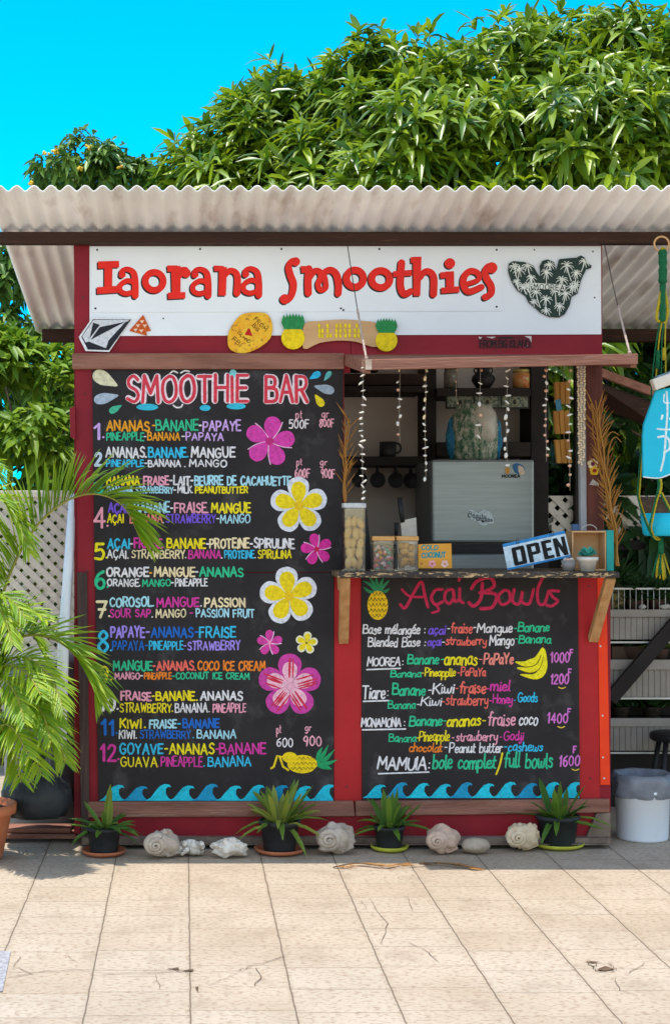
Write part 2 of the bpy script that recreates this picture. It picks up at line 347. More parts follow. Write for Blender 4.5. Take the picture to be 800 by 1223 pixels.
def smooth(pts, k=5, closed=False):
    n = len(pts); outp = []
    if n < 3 and not closed: return list(pts)
    for i in range(n if closed else n-1):
        g = lambda j: pts[j % n] if closed else pts[max(0, min(n-1, j))]
        p0, p1, p2, p3 = g(i-1), g(i), g(i+1), g(i+2)
        for q in range(k):
            t = q/k
            outp.append(tuple(.5*((2*b)+(-a+c)*t+(2*a-5*b+4*c-d)*t*t+(-a+3*b-3*c+d)*t**3) for a, b, c, d in zip(p0, p1, p2, p3)))
    if not closed: outp.append(tuple(pts[-1]))
    return outp

# ------------------------------------------------------------------ hand lettering: one-stroke alphabet ("~" = curved)
GL = {
'A': ".78|0,0 .4,1 .78,0|.14,.36 .64,.36", 'B': ".66|0,0 0,1|~0,1 .5,.95 .52,.62 0,.54|~0,.54 .62,.48 .64,.06 0,0",
'C': ".68|~.66,.85 .4,1 .08,.8 .0,.45 .15,.08 .45,0 .68,.18", 'D': ".72|0,0 0,1|~0,1 .5,.92 .72,.5 .5,.07 0,0",
'E': ".58|.56,1 0,1 0,0 .58,0|0,.52 .48,.52", 'F': ".55|.55,1 0,1 0,0|0,.52 .45,.52", 'G': ".72|~.66,.86 .4,1 .08,.8 0,.45 .15,.08 .45,0 .7,.2|.7,.2 .7,.46 .42,.46",
'H': ".68|0,0 0,1|.68,0 .68,1|0,.52 .68,.52", 'I': ".05|.02,0 .02,1", 'J': ".5|~.5,1 .5,.25 .3,0 .0,.15", 'K': ".64|0,0 0,1|.62,1 0,.45|.18,.58 .64,0",
'L': ".55|0,1 0,0 .55,0", 'M': ".86|0,0 .08,1 .43,.35 .78,1 .86,0", 'N': ".7|0,0 0,1 .7,0 .7,1", 'O': ".76|~.38,1 .08,.82 .0,.45 .14,.08 .42,0 .7,.2 .76,.58 .62,.92 .38,1",
'P': ".62|0,0 0,1|~0,1 .5,.97 .62,.72 .45,.48 0,.42", 'Q': ".78|~.38,1 .05,.75 .05,.25 .38,0 .72,.25 .72,.75 .38,1|.5,.25 .8,-.08", 'R': ".66|0,0 0,1|~0,1 .5,.97 .62,.74 .45,.5 0,.46|.3,.48 .66,0",
'S': ".6|~.56,.86 .32,1 .06,.84 .12,.6 .46,.45 .6,.22 .38,0 .0,.12", 'T': ".68|0,1 .68,1|.34,1 .34,0", 'U': ".68|~0,1 .02,.3 .2,0 .48,.0 .66,.3 .68,1", 'V': ".72|0,1 .36,0 .72,1",
'W': ".96|0,1 .22,0 .48,.75 .74,0 .96,1", 'X': ".66|0,1 .66,0|.66,1 0,0", 'Y': ".68|0,1 .34,.5 .68,1|.34,.5 .34,0", 'Z': ".62|0,1 .62,1 0,0 .62,0",
'0': ".62|~.31,1 .04,.75 .04,.25 .31,0 .58,.25 .58,.75 .31,1", '1': ".3|0,.75 .22,1 .22,0", '2': ".6|~0,.78 .2,1 .5,.92 .5,.62 .2,.25 0,0|0,0 .6,0", '3': ".58|~0,.88 .3,1 .54,.8 .22,.55|~.22,.55 .58,.42 .5,.08 .2,0 0,.12",
'4': ".62|.45,0 .45,1 0,.32 .62,.32", '5': ".58|.54,1 .08,1 .04,.56|~.04,.56 .4,.64 .58,.36 .42,.03 0,.06", '6': ".6|~.5,.98 .15,.75 .02,.35 .2,.02 .5,.08 .56,.4 .3,.56 .05,.36", '7': ".58|0,1 .58,1 .2,0|.12,.5 .5,.5",
'8': ".6|~.3,.55 .06,.75 .3,1 .54,.78 .3,.55 .02,.28 .3,0 .58,.28 .3,.55", '9': ".58|~.54,.66 .3,.44 .04,.68 .28,1 .52,.86 .54,.6 .42,0",
'.': ".1|.03,.05 .07,.05", '-': ".34|.04,.48 .3,.48", ':': ".1|.04,.12 .07,.12|.04,.55 .07,.55", '/': ".34|~0,-.15 .2,.4 .3,1.05", ' ': ".36|", '!': ".1|.04,1 .04,.35|.04,.05 .06,.05",
'a': ".5|~.46,.5 .25,.6 .03,.4 .05,.08 .25,0 .45,.2|~.46,.58 .45,.15 .54,0", 'b': ".5|0,1 0,0|~0,.4 .25,.6 .48,.4 .42,.05 .15,0 0,.12", 'c': ".44|~.42,.48 .22,.6 .02,.35 .1,.03 .3,0 .44,.12",
'd': ".5|~.44,.45 .22,.6 .02,.35 .1,.03 .3,0 .44,.18|.46,1 .46,0", 'e': ".46|~.03,.3 .42,.36 .36,.58 .12,.56 .02,.25 .2,0 .44,.1", 'f': ".4|~.42,.92 .26,1 .18,.75 .17,0|.0,.58 .36,.58", 'g': ".5|~.46,.5 .25,.6 .03,.4 .08,.08 .3,.04 .45,.2|~.46,.58 .46,-.2 .3,-.38 .05,-.28",
'h': ".48|0,1 0,0|~0,.38 .22,.6 .42,.48 .44,0", 'i': ".08|.04,.56 .04,0|.04,.8 .06,.82", 'j': ".22|~.18,.56 .18,-.2 .05,-.36 -.08,-.25|.18,.8 .2,.82", 'k': ".46|0,1 0,0|.42,.56 0,.22|.12,.3 .46,0", 'l': ".14|~.04,1 .04,.2 .16,0",
'm': ".74|0,.58 0,0|~0,.38 .18,.6 .34,.48 .35,0|~.35,.38 .54,.6 .7,.48 .72,0", 'n': ".48|0,.58 0,0|~0,.38 .22,.6 .42,.48 .44,0", 'o': ".48|~.24,.6 .03,.4 .06,.08 .28,0 .46,.2 .44,.5 .24,.6", 'p': ".5|0,.58 0,-.38|~0,.4 .25,.6 .48,.4 .42,.05 .15,0 0,.12",
'q': ".5|~.44,.45 .22,.6 .02,.35 .1,.03 .3,0 .44,.18|.46,.58 .46,-.38", 'r': ".36|0,.58 0,0|~0,.34 .16,.58 .36,.54", 's': ".4|~.38,.5 .2,.6 .06,.46 .3,.3 .38,.12 .2,0 .0,.08", 't': ".34|~.14,.9 .13,.15 .34,.04|0,.6 .32,.6", 'u': ".48|~0,.58 .03,.1 .2,0 .4,.15 .44,.3|.44,.58 .46,0",
'v': ".46|0,.58 .22,0 .46,.58", 'w': ".68|~0,.58 .08,.05 .3,.08 .34,.4|~.34,.4 .4,.03 .6,.08 .68,.58", 'x': ".46|0,.58 .46,0|.46,.58 0,0", 'y': ".48|~0,.58 .05,.2 .25,.12 .42,.3|~.45,.58 .44,-.15 .28,-.38 .05,-.28", 'z': ".44|0,.56 .44,.56 0,0 .44,0",
}
GL['Ç'] = GL['C']+"|~.36,0 .44,-.12 .3,-.26"; GL['ç'] = GL['c']+"|~.24,0 .3,-.12 .16,-.24"; GL['é'] = GL['e']+"|.2,.72 .4,.92"
GL['ï'] = GL['i']
def glyph(ch):
    parts = GL[ch].split('|'); o = []
    for p in parts[1:]:
        if not p: continue
        c = p.startswith('~'); pts = [tuple(map(float, q.split(','))) for q in p.lstrip('~').split()]
        if c: o.append(smooth(pts, 4))
        else: o += [[pts[i], pts[i+1]] for i in range(len(pts)-1)]
    return float(parts[0]), o
def text(mb, s, x0, x1, yt, yb, r, mat, Y=0, jit=.04, gap=.27, h=.0010, slant=0, xf=None, tilt=0, cur=0):
    gl = [glyph(c) for c in s]; tot = sum(g[0] for g in gl)+gap*(len(gl)-1); kx = (x1-x0-2*r*.6)/max(tot, .2); H = yb-yt-r; x = x0+r*.6
    if len(s) == 1 and tot < .2: kx = H*.6
    for ix, (wd, st) in enumerate(gl):
        dy = random.uniform(-jit, jit)*H; sc = 1+random.uniform(-jit, jit)*1.3; ro = random.uniform(-jit, jit)*1.6
        for pl in st:
            rr = r*random.uniform(.9, 1.1)
            q = [(x+(u*math.cos(ro)+v*ro*.6+slant*v)*kx, yb-.4-r*.5+dy-v*H*sc*.95+tilt*(x-x0)) for u, v in pl]
            mb.stroke(q, rr, Y, mat, h*random.uniform(.85, 1.15), xf)
        if cur and ix+1 < len(s) and s[ix].islower() and s[ix+1].islower() and s[ix] not in 'ofrvwxsbp' and s[ix+1] not in 'ofsagcdq':
            q = smooth([(wd-.08, .02), (wd+gap*.5, .02), (wd+gap+.04, .26)], 3)
            mb.stroke([(x+(u+slant*v)*kx, yb-.4-r*.5-v*H*.95+tilt*(x-x0)) for u, v in q], r*.8, Y, mat, h*.9, xf)
        x += (wd+gap)*kx

C = dict(w='#e4e0e2', o='#f2a01c', g='#2fc08c', l='#cfa6e6', c='#35bfe6', pc='#a8dcea', y='#f7dc18', pk='#f3a0b4', m='#d9399f', p='#7a55d6', cr='#f3dcae', b='#1568c4', r='#f06a5c', sal='#f08a7c', or_='#f28324', lb='#c8d8e4', v='#a48ae8', db='#2a7ad8')

# ------------------------------------------------------------------ the setting
g = MB(); g.add([(-150, -60, 0), (150, -60, 0), (150, 250, 0), (-150, 250, 0)], [(0, 1, 2, 3)], m_tiles)
g.build('ground', kind='structure')
# cracks and chipped corners in the terrace
def gp(px, py): 
    d = F*HC/(py-HY); return ((px-CX)*d/F, d-D)
mc = M('crack_brown', (.09, .055, .03), (.16, .10, .06), scale=30, rough=1)  # dark brown of the flat crack and chip strips
ck = MB()
def crack(pts, w0):
    q = [gp(*p) for p in pts]; r = []
    for i in range(len(q)-1):
        for k in range(4):
            t = k/4; r.append((q[i][0]*(1-t)+q[i+1][0]*t+random.uniform(-1, 1)*.006, q[i][1]*(1-t)+q[i+1][1]*t+random.uniform(-1, 1)*.012))
    r.append(q[-1]); vs = []
    for i, (x, y) in enumerate(r):
        a = r[max(i-1, 0)]; b = r[min(i+1, len(r)-1)]; l = math.hypot(b[0]-a[0], b[1]-a[1]) or 1
        ww = w0*random.uniform(.4, 1.2)*(.3 if i in (0, len(r)-1) else 1)
        nx, ny = -(b[1]-a[1])/l*ww, (b[0]-a[0])/l*ww
        vs += [(x-nx, y-ny, .004), (x+nx, y+ny, .004)]
    ck.add(vs, [(2*i, 2*i+2, 2*i+3, 2*i+1) for i in range(len(r)-1)], mc)
for pts, w0 in [([(10, 1168), (60, 1161), (115, 1159)], .0018), ([(25, 1142), (18, 1155), (40, 1166)], .0012), ([(120, 1165), (170, 1164), (230, 1161)], .0018),
                ([(238, 1163), (285, 1160), (300, 1155), (345, 1143)], .0018), ([(300, 1155), (270, 1170), (250, 1178)], .0012), ([(187, 1165), (190, 1183)], .0015), ([(306, 1157), (312, 1168), (304, 1180)], .0015),
                ([(440, 1073), (463, 1105), (455, 1128)], .0012), ([(480, 1125), (505, 1135), (525, 1152)], .0012), ([(432, 1076), (437, 1088)], .001),
                ([(488, 1072), (493, 1090)], .001), ([(750, 1165), (770, 1150)], .0015), ([(735, 1170), (740, 1185), (760, 1190)], .0012), ([(700, 1150), (712, 1158)], .002), ([(75, 1142), (95, 1152)], .0012)]:
    crack(pts, w0)
for poly in ([(199, 1159), (213, 1157.5), (214, 1160)], [(216, 1161), (231, 1159.5), (230, 1162)], [(697, 1149.5), (715, 1150.5), (708, 1152)], [(712, 1160), (722, 1156), (735, 1159), (722, 1161.5)], [(233, 1181), (237, 1180), (236, 1187)]):
    ck.add([(*gp(*p), .0045) for p in poly], [tuple(range(len(poly)))], mc)
for pts in ([(700, 1150), (716, 1151), (730, 1154), (736, 1160)], [(716, 1151), (708, 1158), (716, 1162), (735, 1160)], [(200, 1158), (214, 1161), (232, 1160)], [(212, 1163), (230, 1164)]): crack(pts, .002)
ck.build('ground_cracks', kind='structure')
gr = MB(); gr.add([(*gp(*p), .004) for p in ((-60, 1136), (13, 1138), (3, 1186), (-60, 1190))], [(0, 1, 2, 3)], M('grey_gravel_patch', (.40, .38, .38), (.24, .23, .24), scale=60, rough=.95, bump=.6, bscale=90))
gr.build('path', kind='structure')

# ------------------------------------------------------------------ the stall
stall = thing('smoothie_stall', 'maroon timber smoothie stall with open serving hatch and corrugated roof', 'stall', (.75, 0, 0))
b = MB()
b.prism([(88, 292), (420, 292), (418, 445), (90, 445)], 0, .03, m_red)
b.prism([(420, 292), (719, 292), (719, 436), (419, 436)], 0, .03, m_red)
b.prism([(90, 445), (411, 445), (411, 684), (93, 684)], 0, .03, m_red)
b.prism([(93, 684), (729, 684), (729, 1001), (98, 1001)], 0, .03, m_red)
b.build('front_wall', stall)
b = MB()
x0 = W(88, 0).x
b.box(x0, x0+.03, .032, 1.5, .05, 2.70, m_red); b.box(x0+.03, 2.02, 1.44, 1.47, .05, 2.68, m_intwall)
b.box(x0+.033, x0+.05, .034, 1.43, .06, 2.68, m_intwall)
b.build('side_wall', stall)
b = MB(); b.prism([(700, 436.5), (719.5, 436.5), (722, 683.5), (702, 683.5)], -.004, .09, m_post); b.build('post', stall, bevel=.004)
b = MB(); b.prism([(692, 436.5), (699, 436.5), (701, 683), (694, 683)], .01, .05, M('pale_door_edge', (.42, .42, .44), rough=.5)); b.build('door_jamb', stall)
b = MB(); b.prism([(92, 684), (104, 684), (107, 1016), (97, 1016)], -.022, -.001, m_greypost); b.build('corner_post', stall, bevel=.004)
b = MB(); b.prism([(83, 487), (90, 485), (90.5, 525), (84, 522)], -.02, .02, m_red); b.build('hinge_block', stall, bevel=.003)
b = MB(); b.box(-1.0, 4.3, -.06, .0, W(0, 293).z, W(0, 279).z, m_beam); b.build('front_beam', stall, bevel=.004)
b = MB(); zb = W(0, 391, 1.7).z; b.box(-.83, 4.3, 1.66, 1.74, zb-.085, zb-.012, m_beam); b.build('rear_beam', stall, bevel=.004)
b = MB(); b.box(-.58, -.50, 1.5, 1.66, 0, zb-.09, m_beam); b.build('rear_post', stall, bevel=.004)
b = MB(); b.prism([(86, 421.5), (411, 421.5), (411, 440.5), (86, 440.5)], -.028, -.001, m_plank); b.build('upper_rail', stall, bevel=.004)
b = MB(); b.prism([(104.5, 958.5), (422, 957.5), (424, 975.5), (105, 977)], -.03, -.001, m_plank); b.prism([(424.5, 957.5), (728, 955), (728, 971), (425, 975.5)], -.029, -.001, m_plank); b.build('lower_rail', stall, bevel=.004)
b = MB(); b.prism([(713, 689.5), (724, 689.5), (728.5, 938), (717, 938)], -.008, -.001, m_orange); b.build('trim_board', stall, bevel=.002)
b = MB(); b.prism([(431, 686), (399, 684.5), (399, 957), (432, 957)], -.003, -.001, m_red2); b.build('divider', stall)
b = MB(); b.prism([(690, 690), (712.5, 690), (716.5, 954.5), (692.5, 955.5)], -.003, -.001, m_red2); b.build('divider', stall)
b = MB(); b.prism([(104.5, 977.2), (425, 975.8), (711, 973), (699.5, 1001), (104.5, 1001)], -.003, -.001, M('kickboard_red', (.35, .014, .022), (.25, .012, .02), scale=3, rough=.55, bump=.25, bscale=25, c3=(.16, .07, .05), s3=10, lo3=.62, hi3=.85)); b.build('kickboard', stall)
b = MB(); b.prism([(98, 1001.5), (729, 1001.5), (729, 1010), (98, 1010)], -.06, .2, m_conc)
b.prism([(104, 1009), (728, 1009), (728, 1010), (104, 1010)], -.1, .2, m_conc)
b.prism([(712, 972.5), (729, 971), (729, 1000.5), (700, 1001)], -.025, -.001, m_conc); b.build('plinth', stall, bevel=.006)
for i, (x, y) in enumerate(((717, 772), (719.5, 855), (720, 905), (721.5, 930), (99, 355), (101, 470), (104, 682), (404, 700), (415, 712), (414, 940), (703, 700), (705, 930))):
    b = MB(); b.prism(circ(x, y, 1.1, n=10), -.0115 if x > 712 else -.0055, -.001, m_wire if x > 712 else m_nail); b.build('screw_head', stall)
# roof sheet
def roof_z(y): return 2.945-.15*y
b = MB(); XS = np.arange(-.88, 4.4, .076/10); vs = []
YS = np.linspace(-.535, 1.8, 8)
for j, y in enumerate(YS):
    for x in XS:
        vs.append((x, y+(random.uniform(-.003, .003) if j == 0 else 0), roof_z(y)+.0125*math.sin(2*math.pi*x/.0762)+.004*noise.noise(Vector((x*1.3, y*2, 0)))))
nX = len(XS)
b.add(vs, [(j*nX+i, j*nX+i+1, (j+1)*nX+i+1, (j+1)*nX+i) for j in range(len(YS)-1) for i in range(nX-1)], m_roof, True)
ro = b.build('roof', stall); so = ro.modifiers.new('sheet', 'SOLIDIFY'); so.thickness = .006; so.offset = 1
# counter shelf with brackets
b = MB()
zt = 1.318
b.box((403-CX)*S(-.3), (740-CX)*S(-.3), -.3, .22, zt-.028, zt, m_edge); b.build('counter', stall, bevel=.004)
for pa, pb in (((412, 688), (410, 766)), ((729, 689), (708, 764))):
    b = MB(); a = W(pa[0], pa[1], -.27); a2 = W(pb[0], pb[1], -.015); a.x += .0
    b.bar(a, a2, .045, .04, m_pale, up=(0, -1, .2)); b.build('bracket', stall, bevel=.003)
b = MB(); b.prism([(403, 690), (412, 690), (411, 705), (404, 705)], -.04, -.002, m_pale); b.build('cleat', stall)
# lifted hatch flap
flap = MB()
hL, hR, fL, fR = W(411, 424), W(719, 424), W(436, 431, -.6), W(760, 424, -.6)
def slab(mb, q, th, mat):
    d = Vector((0, 0, -th)); vs = [*q, *[p+d for p in q]]
    mb.add(vs, [(0, 1, 2, 3), (7, 6, 5, 4), (0, 4, 5, 1), (1, 5, 6, 2), (2, 6, 7, 3), (3, 7, 4, 0)], mat)
hL.y = hR.y = -.032; 
slab(flap, [fL, fR, hR, hL], .012, m_plank)
fo = flap.build('hatch_flap', stall)
b = MB(); b.bar(fL+Vector((0, -.012, -.018)), fR+Vector((0, -.012, -.018)), .024, .046, m_plank); b.build('front_batten', fo, bevel=.003)
b = MB(); b.bar(fL+Vector((.012, .001, -.034)), hL+Vector((.012, -.01, -.034)), .026, .042, m_plank); b.bar(fR+Vector((-.012, .001, -.034)), hR+Vector((-.012, -.01, -.034)), .026, .042, m_plank); b.build('side_batten', fo, bevel=.003)
b = MB(); q = fL+Vector((.004, -.027, -.016)); b.box(q.x-.006, q.x+.022, q.y-.0015, q.y+.004, q.z-.024, q.z+.020, M('bare_end_grain', (.6, .48, .38), (.42, .3, .22), scale=30, rough=.9)); b.build('corner_plate', fo)
for pa, pb, Yb in (((415, 293), (437.5, 428), -.59), ((722, 293), (752, 421), -.59)):
    b = MB(); A = W(*pa, -.065); B = W(*pb, Yb)
    pts = [A.lerp(B, t/24)+Vector((0, 0, -.02*math.sin(math.pi*t/24))) for t in range(25)]
    b.tube(pts[:14], .0022, m_nail, 6); b.tube(pts[13:], [.0045+.0012*(i % 2) for i in range(12)], m_rope, 6); b.ball(B, .009, m_rope)
    b.build('hatch_rope', stall)

# ------------------------------------------------------------------ the shop sign
sg = thing('shop_sign', 'long white shop sign with red painted name and red band below', 'sign', W(412, 400))
b = MB(); b.prism([(107, 293.5), (717.5, 293.5), (718, 399), (107, 401)], -.006, -.001, m_white)
bk = b.build('backing_panel', sg)
b = MB(); b.prism([(109, 294), (600, 293.5), (600, 371), (110, 373)], -.010, -.0063, m_white)
for x, y in ((116, 298), (239, 297), (336, 297), (453, 297), (593, 298), (114, 368), (407, 368), (593, 366), (410, 370)): b.prism(circ(x, y, 1.3, n=10), -.0115, -.0095, m_nail)
for x, y in ((195, 380), (638, 298), (708, 300), (710, 355)): b.prism(circ(x, y, 1.0, n=8), -.0075, -.0055, m_nail)
b.build('name_panel', sg)
red = M('sign_red_paint', (.83, .020, .008), (.74, .014, .006), scale=20, rough=.4); blk = M('sign_black_shadow', (.02, .016, .016), rough=.5)
Z2 = lambda p: (90+p[0]*.325, 290+p[1]*.325); Z3 = lambda p: (330+p[0]*.35, 290+p[1]*.35)
def a_letter(x, y): return [('s', [(x+18, y+30), (x+20, y+14), (x+40, y+8), (x+62, y+22), (x+68, y+60), (x+68, y+105)], [12, 9, 10, 12, 13, 13]), ('s', [(x+66, y+58), (x+40, y+50), (x+14, y+66), (x+14, y+88), (x+36, y+98), (x+64, y+90)], 10), ('b', (x+22, y+28), 11)]
def s_letter(pts, rr, b1, r1, b2, r2): return [('s', pts, rr), ('b', b1, r1), ('b', b2, r2)]
WORD = [
 (Z2, .325, [('p', [(83, 67), (160, 65), (161, 89), (84, 94)]), ('p', [(107, 84), (136, 84), (135, 166), (107, 167)]), ('p', [(79, 162), (157, 157), (158, 182), (80, 187)])]),
 (Z2, .325, a_letter(152, 88)),
 (Z2, .325, [('o', (290, 140), 33, 33, 12)]),
 (Z2, .325, [('p', [(337, 82), (376, 82), (376, 104), (339, 106)]), ('p', [(352, 84), (387, 84), (386, 192), (355, 192)]), ('p', [(340, 182), (404, 180), (404, 203), (341, 206)]), ('s', [(384, 120), (390, 100), (405, 98)], 11), ('b', (407, 110), 17)]),
 (Z2, .325, a_letter(420, 88)),
 (Z2, .325, [('p', [(508, 82), (546, 84), (548, 104), (511, 103)]), ('p', [(528, 88), (557, 88), (553, 193), (526, 193)]), ('s', [(550, 118), (566, 102), (586, 106), (596, 128), (594, 183)], [10, 11, 12, 13, 14])]),
 (Z2, .325, a_letter(606, 86)),
 (Z3, .35, s_letter([(70, 60), (52, 62), (42, 82), (48, 110), (58, 138), (55, 168), (44, 190), (30, 195)], [10, 10, 12, 13, 13, 12, 11, 10], (66, 63), 15, (29, 191), 17)),
 (Z3, .35, [('p', [(83, 78), (120, 78), (119, 99), (86, 102)]), ('s', [(111, 88), (108, 130), (109, 170)], 13), ('s', [(114, 118), (130, 96), (148, 98), (152, 118), (142, 140), (150, 160), (168, 152), (166, 122), (160, 104), (184, 92), (204, 106), (212, 140), (211, 172)], [10, 11, 11, 11, 10, 10, 10, 10, 11, 12, 13, 13, 12])]),
 (Z3, .35, [('o', (268, 121), 29, 29, 12)]),
 (Z3, .35, [('o', (356, 123), 31, 29, 12)]),
 (Z3, .35, [('s', [(427, 68), (424, 110), (424, 150), (436, 174), (460, 164)], [13, 13, 13, 13, 11]), ('p', [(398, 96), (462, 91), (463, 111), (399, 116)])]),
 (Z3, .35, [('p', [(458, 48), (478, 47), (478, 66), (459, 68)]), ('p', [(466, 47), (495, 46), (491, 180), (468, 181)]), ('s', [(490, 118), (506, 98), (526, 100), (537, 122), (536, 174)], [10, 11, 12, 13, 13])]),
 (Z3, .35, [('b', (592, 69), 18), ('p', [(558, 100), (588, 97), (588, 118), (560, 121)]), ('p', [(578, 97), (606, 96), (607, 158), (580, 160)]), ('p', [(562, 152), (624, 147), (625, 168), (563, 172)])]),
 (Z3, .35, [('s', [(642, 142), (688, 126), (688, 104), (664, 95), (642, 112), (638, 142), (656, 166), (700, 150)], [9, 9, 11, 11, 12, 12, 12, 11])]),
 (Z3, .35, s_letter([(740, 78), (722, 80), (712, 98), (718, 122), (732, 146), (732, 172), (712, 186)], [10, 11, 12, 13, 13, 12, 11], (735, 84), 19, (712, 184), 11)),
]
for zf, k_, parts in WORD:
    b = MB()
    for mat, dx, dy, yo, hh in ((blk, -1.6, 1.5, -.0102, .0006), (red, 0, 0, -.0102, .0020)):
        for i, p in enumerate(parts):
            f = lambda q: (zf(q)[0]+dx, zf(q)[1]+dy)
            if p[0] == 'p': b.prism([f(q) for q in p[1]], yo-hh-.00015*i, yo, mat)
            elif p[0] == 's':
                q = smooth([f(x) for x in p[1]], 6); rr = p[2]
                rr = [r_*k_ for r_ in np.interp(np.linspace(0, len(p[1])-1, len(q)), range(len(p[1])), rr)] if hasattr(rr, '__len__') else rr*k_
                b.stroke(q, rr, yo, mat, hh)
            elif p[0] == 'o':
                q = [f((p[1][0]+p[2]*math.cos(a), p[1][1]+p[3]*math.sin(a))) for a in np.linspace(0, 2*math.pi, 40)]
                b.stroke(q, p[4]*k_*1.05, yo, mat, hh)
            elif p[0] == 'b': b.prism(circ(*f(p[1]), p[2]*k_, n=22), yo-hh*.9, yo, mat)
    b.build('painted_letter', sg)

# emblems fixed on the fascia
zs = lambda q: (85+q[0]*.1375, 365+q[1]*.1375)
st = thing('stone_sticker', 'black and white faceted stone logo sticker at left end of fascia', 'sticker', W(125, 418))
b = MB(); pl = lambda pts: [zs(q) for q in pts]
b.prism(pl([(65, 272), (185, 100), (525, 112), (330, 400), (125, 392)]), -.016, -.0105, P('#e9e9ec'))
b.prism(pl([(88, 268), (190, 116), (518, 118), (325, 386), (145, 380)]), -.0166, -.016, P('#20222a'))
b.prism(pl([(96, 266), (194, 122), (503, 122), (360, 335), (320, 372), (155, 366)]), -.0172, -.0166, P('#d5d7dd'))
for q in ([(190, 145), (250, 165), (160, 282)], [(248, 185), (470, 138), (168, 296)], [(516, 124), (470, 142), (325, 300), (300, 376), (330, 380)], [(122, 320), (152, 310), (312, 372), (300, 381), (150, 378)]):
    b.prism(pl(q), -.0178, -.0172, P('#23262e'))
b.build('sticker_face', st)
tr = MB(); tr.prism(pl([(625, 78), (505, 216), (658, 258), (650, 222), (692, 216)]), -.0135, -.0065, P('#cf5a1c'))
for x, y in ((615, 135), (580, 170), (640, 172), (560, 208), (610, 215)): tr.prism(pl([(x-20, y-8), (x+20, y-10), (x, y+18)]), -.0142, -.0135, P('#f0d0b8'))
tr.build('triangle_emblem', None, 'small orange triangle emblem made of little triangles', 'emblem')
zb_ = lambda q: (260+q[0]*.275, 360+q[1]*.275)
bd = thing('yellow_badge', 'round-cornered yellow badge with dark lettering and red centre', 'badge', W(299, 421))
b = MB(); b.prism([zb_(q) for q in smooth([(45, 190), (48, 130), (85, 72), (120, 50), (200, 48), (228, 70), (238, 110), (228, 160), (180, 200), (120, 224), (70, 218)], 3, True)], -.02, -.011, M('mottled_yellow', (.83, .52, .03), (.80, .36, .015), scale=26, rough=.5, c3=(.45, .2, .02), s3=60, lo3=.55, hi3=.62)); b.build('badge_plate', bd, bevel=.002)
b = MB(); b.prism([zb_(q) for q in circ(133, 135, 24, n=20)], -.0207, -.02, P('#f2c23a')); b.prism([zb_(q) for q in ((133, 115), (140, 118), (145, 132), (152, 150), (140, 148), (118, 145), (122, 133))], -.0213, -.0207, P('#c41f12'))
def arcx(cx, cy, ang):
    ca, sa = math.cos(R(ang)), math.sin(R(ang)); return lambda px, py: (cx+(px*ca-py*sa), cy+(px*sa+py*ca))
dk = P('#4a2410')
for s_, cx, cy, an, wd, hh in (('FROM', 311, 387, 47, 20, 6), ('BIG', 305.5, 391, 50, 10, 5), ('ISLAND', 291.5, 402.5, 42, 19, 4.6), ('FBI', 283, 408, 42, 13, 6)):
    text(b, s_, -wd/2, wd/2, -hh/2, hh/2, .42, dk, -.02, .01, xf=arcx(cx, cy, an), h=.0008, gap=.3)
b.build('badge_mark', bd)
pq = thing('pineapple_plaque', 'curved plywood plaque with yellow bamboo letters between two pineapples', 'plaque', W(405, 418))
b = MB(); b.prism([zb_(q) for q in smooth([(375, 97), (440, 84), (540, 77), (640, 84), (695, 100), (695, 196), (600, 174), (520, 169), (440, 180), (372, 204)], 3, True)], -.022, -.012, m_kraft); b.build('banner', pq, bevel=.001)
b = MB(); zp = lambda q: (365+q[0]*.1, 378+q[1]*.1); yb = P('#f0d218')
for i, (x, rows) in enumerate(((165, '111'), (200, '011'), (262, '111'), (300, '001'), (368, '111'), (415, '111'), (475, '111'), (525, '111'), (590, '011'), (612, '100'), (634, '011'))):
    for j, f in enumerate(rows):
        if f == '1':
            y = (108, 168, 226)[j]; dx = random.uniform(-5, 5)
            b.prism([zp(q) for q in ((x-15+dx, y-26), (x+13+dx, y-27), (x+15, y+24), (x-14, y+25))], -.0255-.0003*(i % 3), -.022, yb)
b.build('bamboo_lettering', pq, bevel=.0008)
def pine(parent, cx, cy, r):
    b = MB(); b.prism(circ(cx, cy, r, r*1.0, n=30), -.026, -.013, P('#f3cf12'))
    o = b.build('pineapple', parent, bevel=.0015)
    b = MB(); pts = []
    for i in range(15): pts.append((cx-r*.92+i*r*1.84/14, cy-r*(1.95 if i % 2 else 1.65)-math.sin(i/14*math.pi)*2))
    b.prism(pts+[(cx+r*1.0, cy-r*1.3), (cx+r*.75, cy-r*.72), (cx-r*.75, cy-r*.72), (cx-r*1.0, cy-r*1.3)], -.0275, -.0265, P('#2a8a4a')); b.build('pineapple_crown', o)
pine(pq, 350, 403, 14); pine(pq, 461.5, 406.5, 13)
isl = thing('island_sign', 'heart-like island cutout with white palms on dark green reading MOOREA', 'sign', W(655, 378))
zi = lambda q: (560+q[0]*.2, 295+q[1]*.2)
outl = [(235, 135), (240, 95), (265, 82), (340, 88), (385, 110), (405, 150), (428, 182), (424, 110), (440, 80), (470, 72), (508, 88), (520, 142), (540, 70), (600, 64), (640, 62), (668, 48), (692, 62), (702, 92), (732, 108), (728, 124), (700, 132), (672, 190), (658, 240), (650, 275), (612, 296), (602, 345), (572, 400), (540, 418), (482, 416), (430, 392), (400, 364), (360, 332), (338, 290), (290, 258), (258, 208), (240, 160)]
b = MB(); b.prism([zi(q) for q in outl], -.018, -.0065, M('dark_green_print', (.012, .028, .022), (.02, .04, .03), rough=.4)); b.build('island_board', isl)
b = MB(); wp = P('#dfe3da')
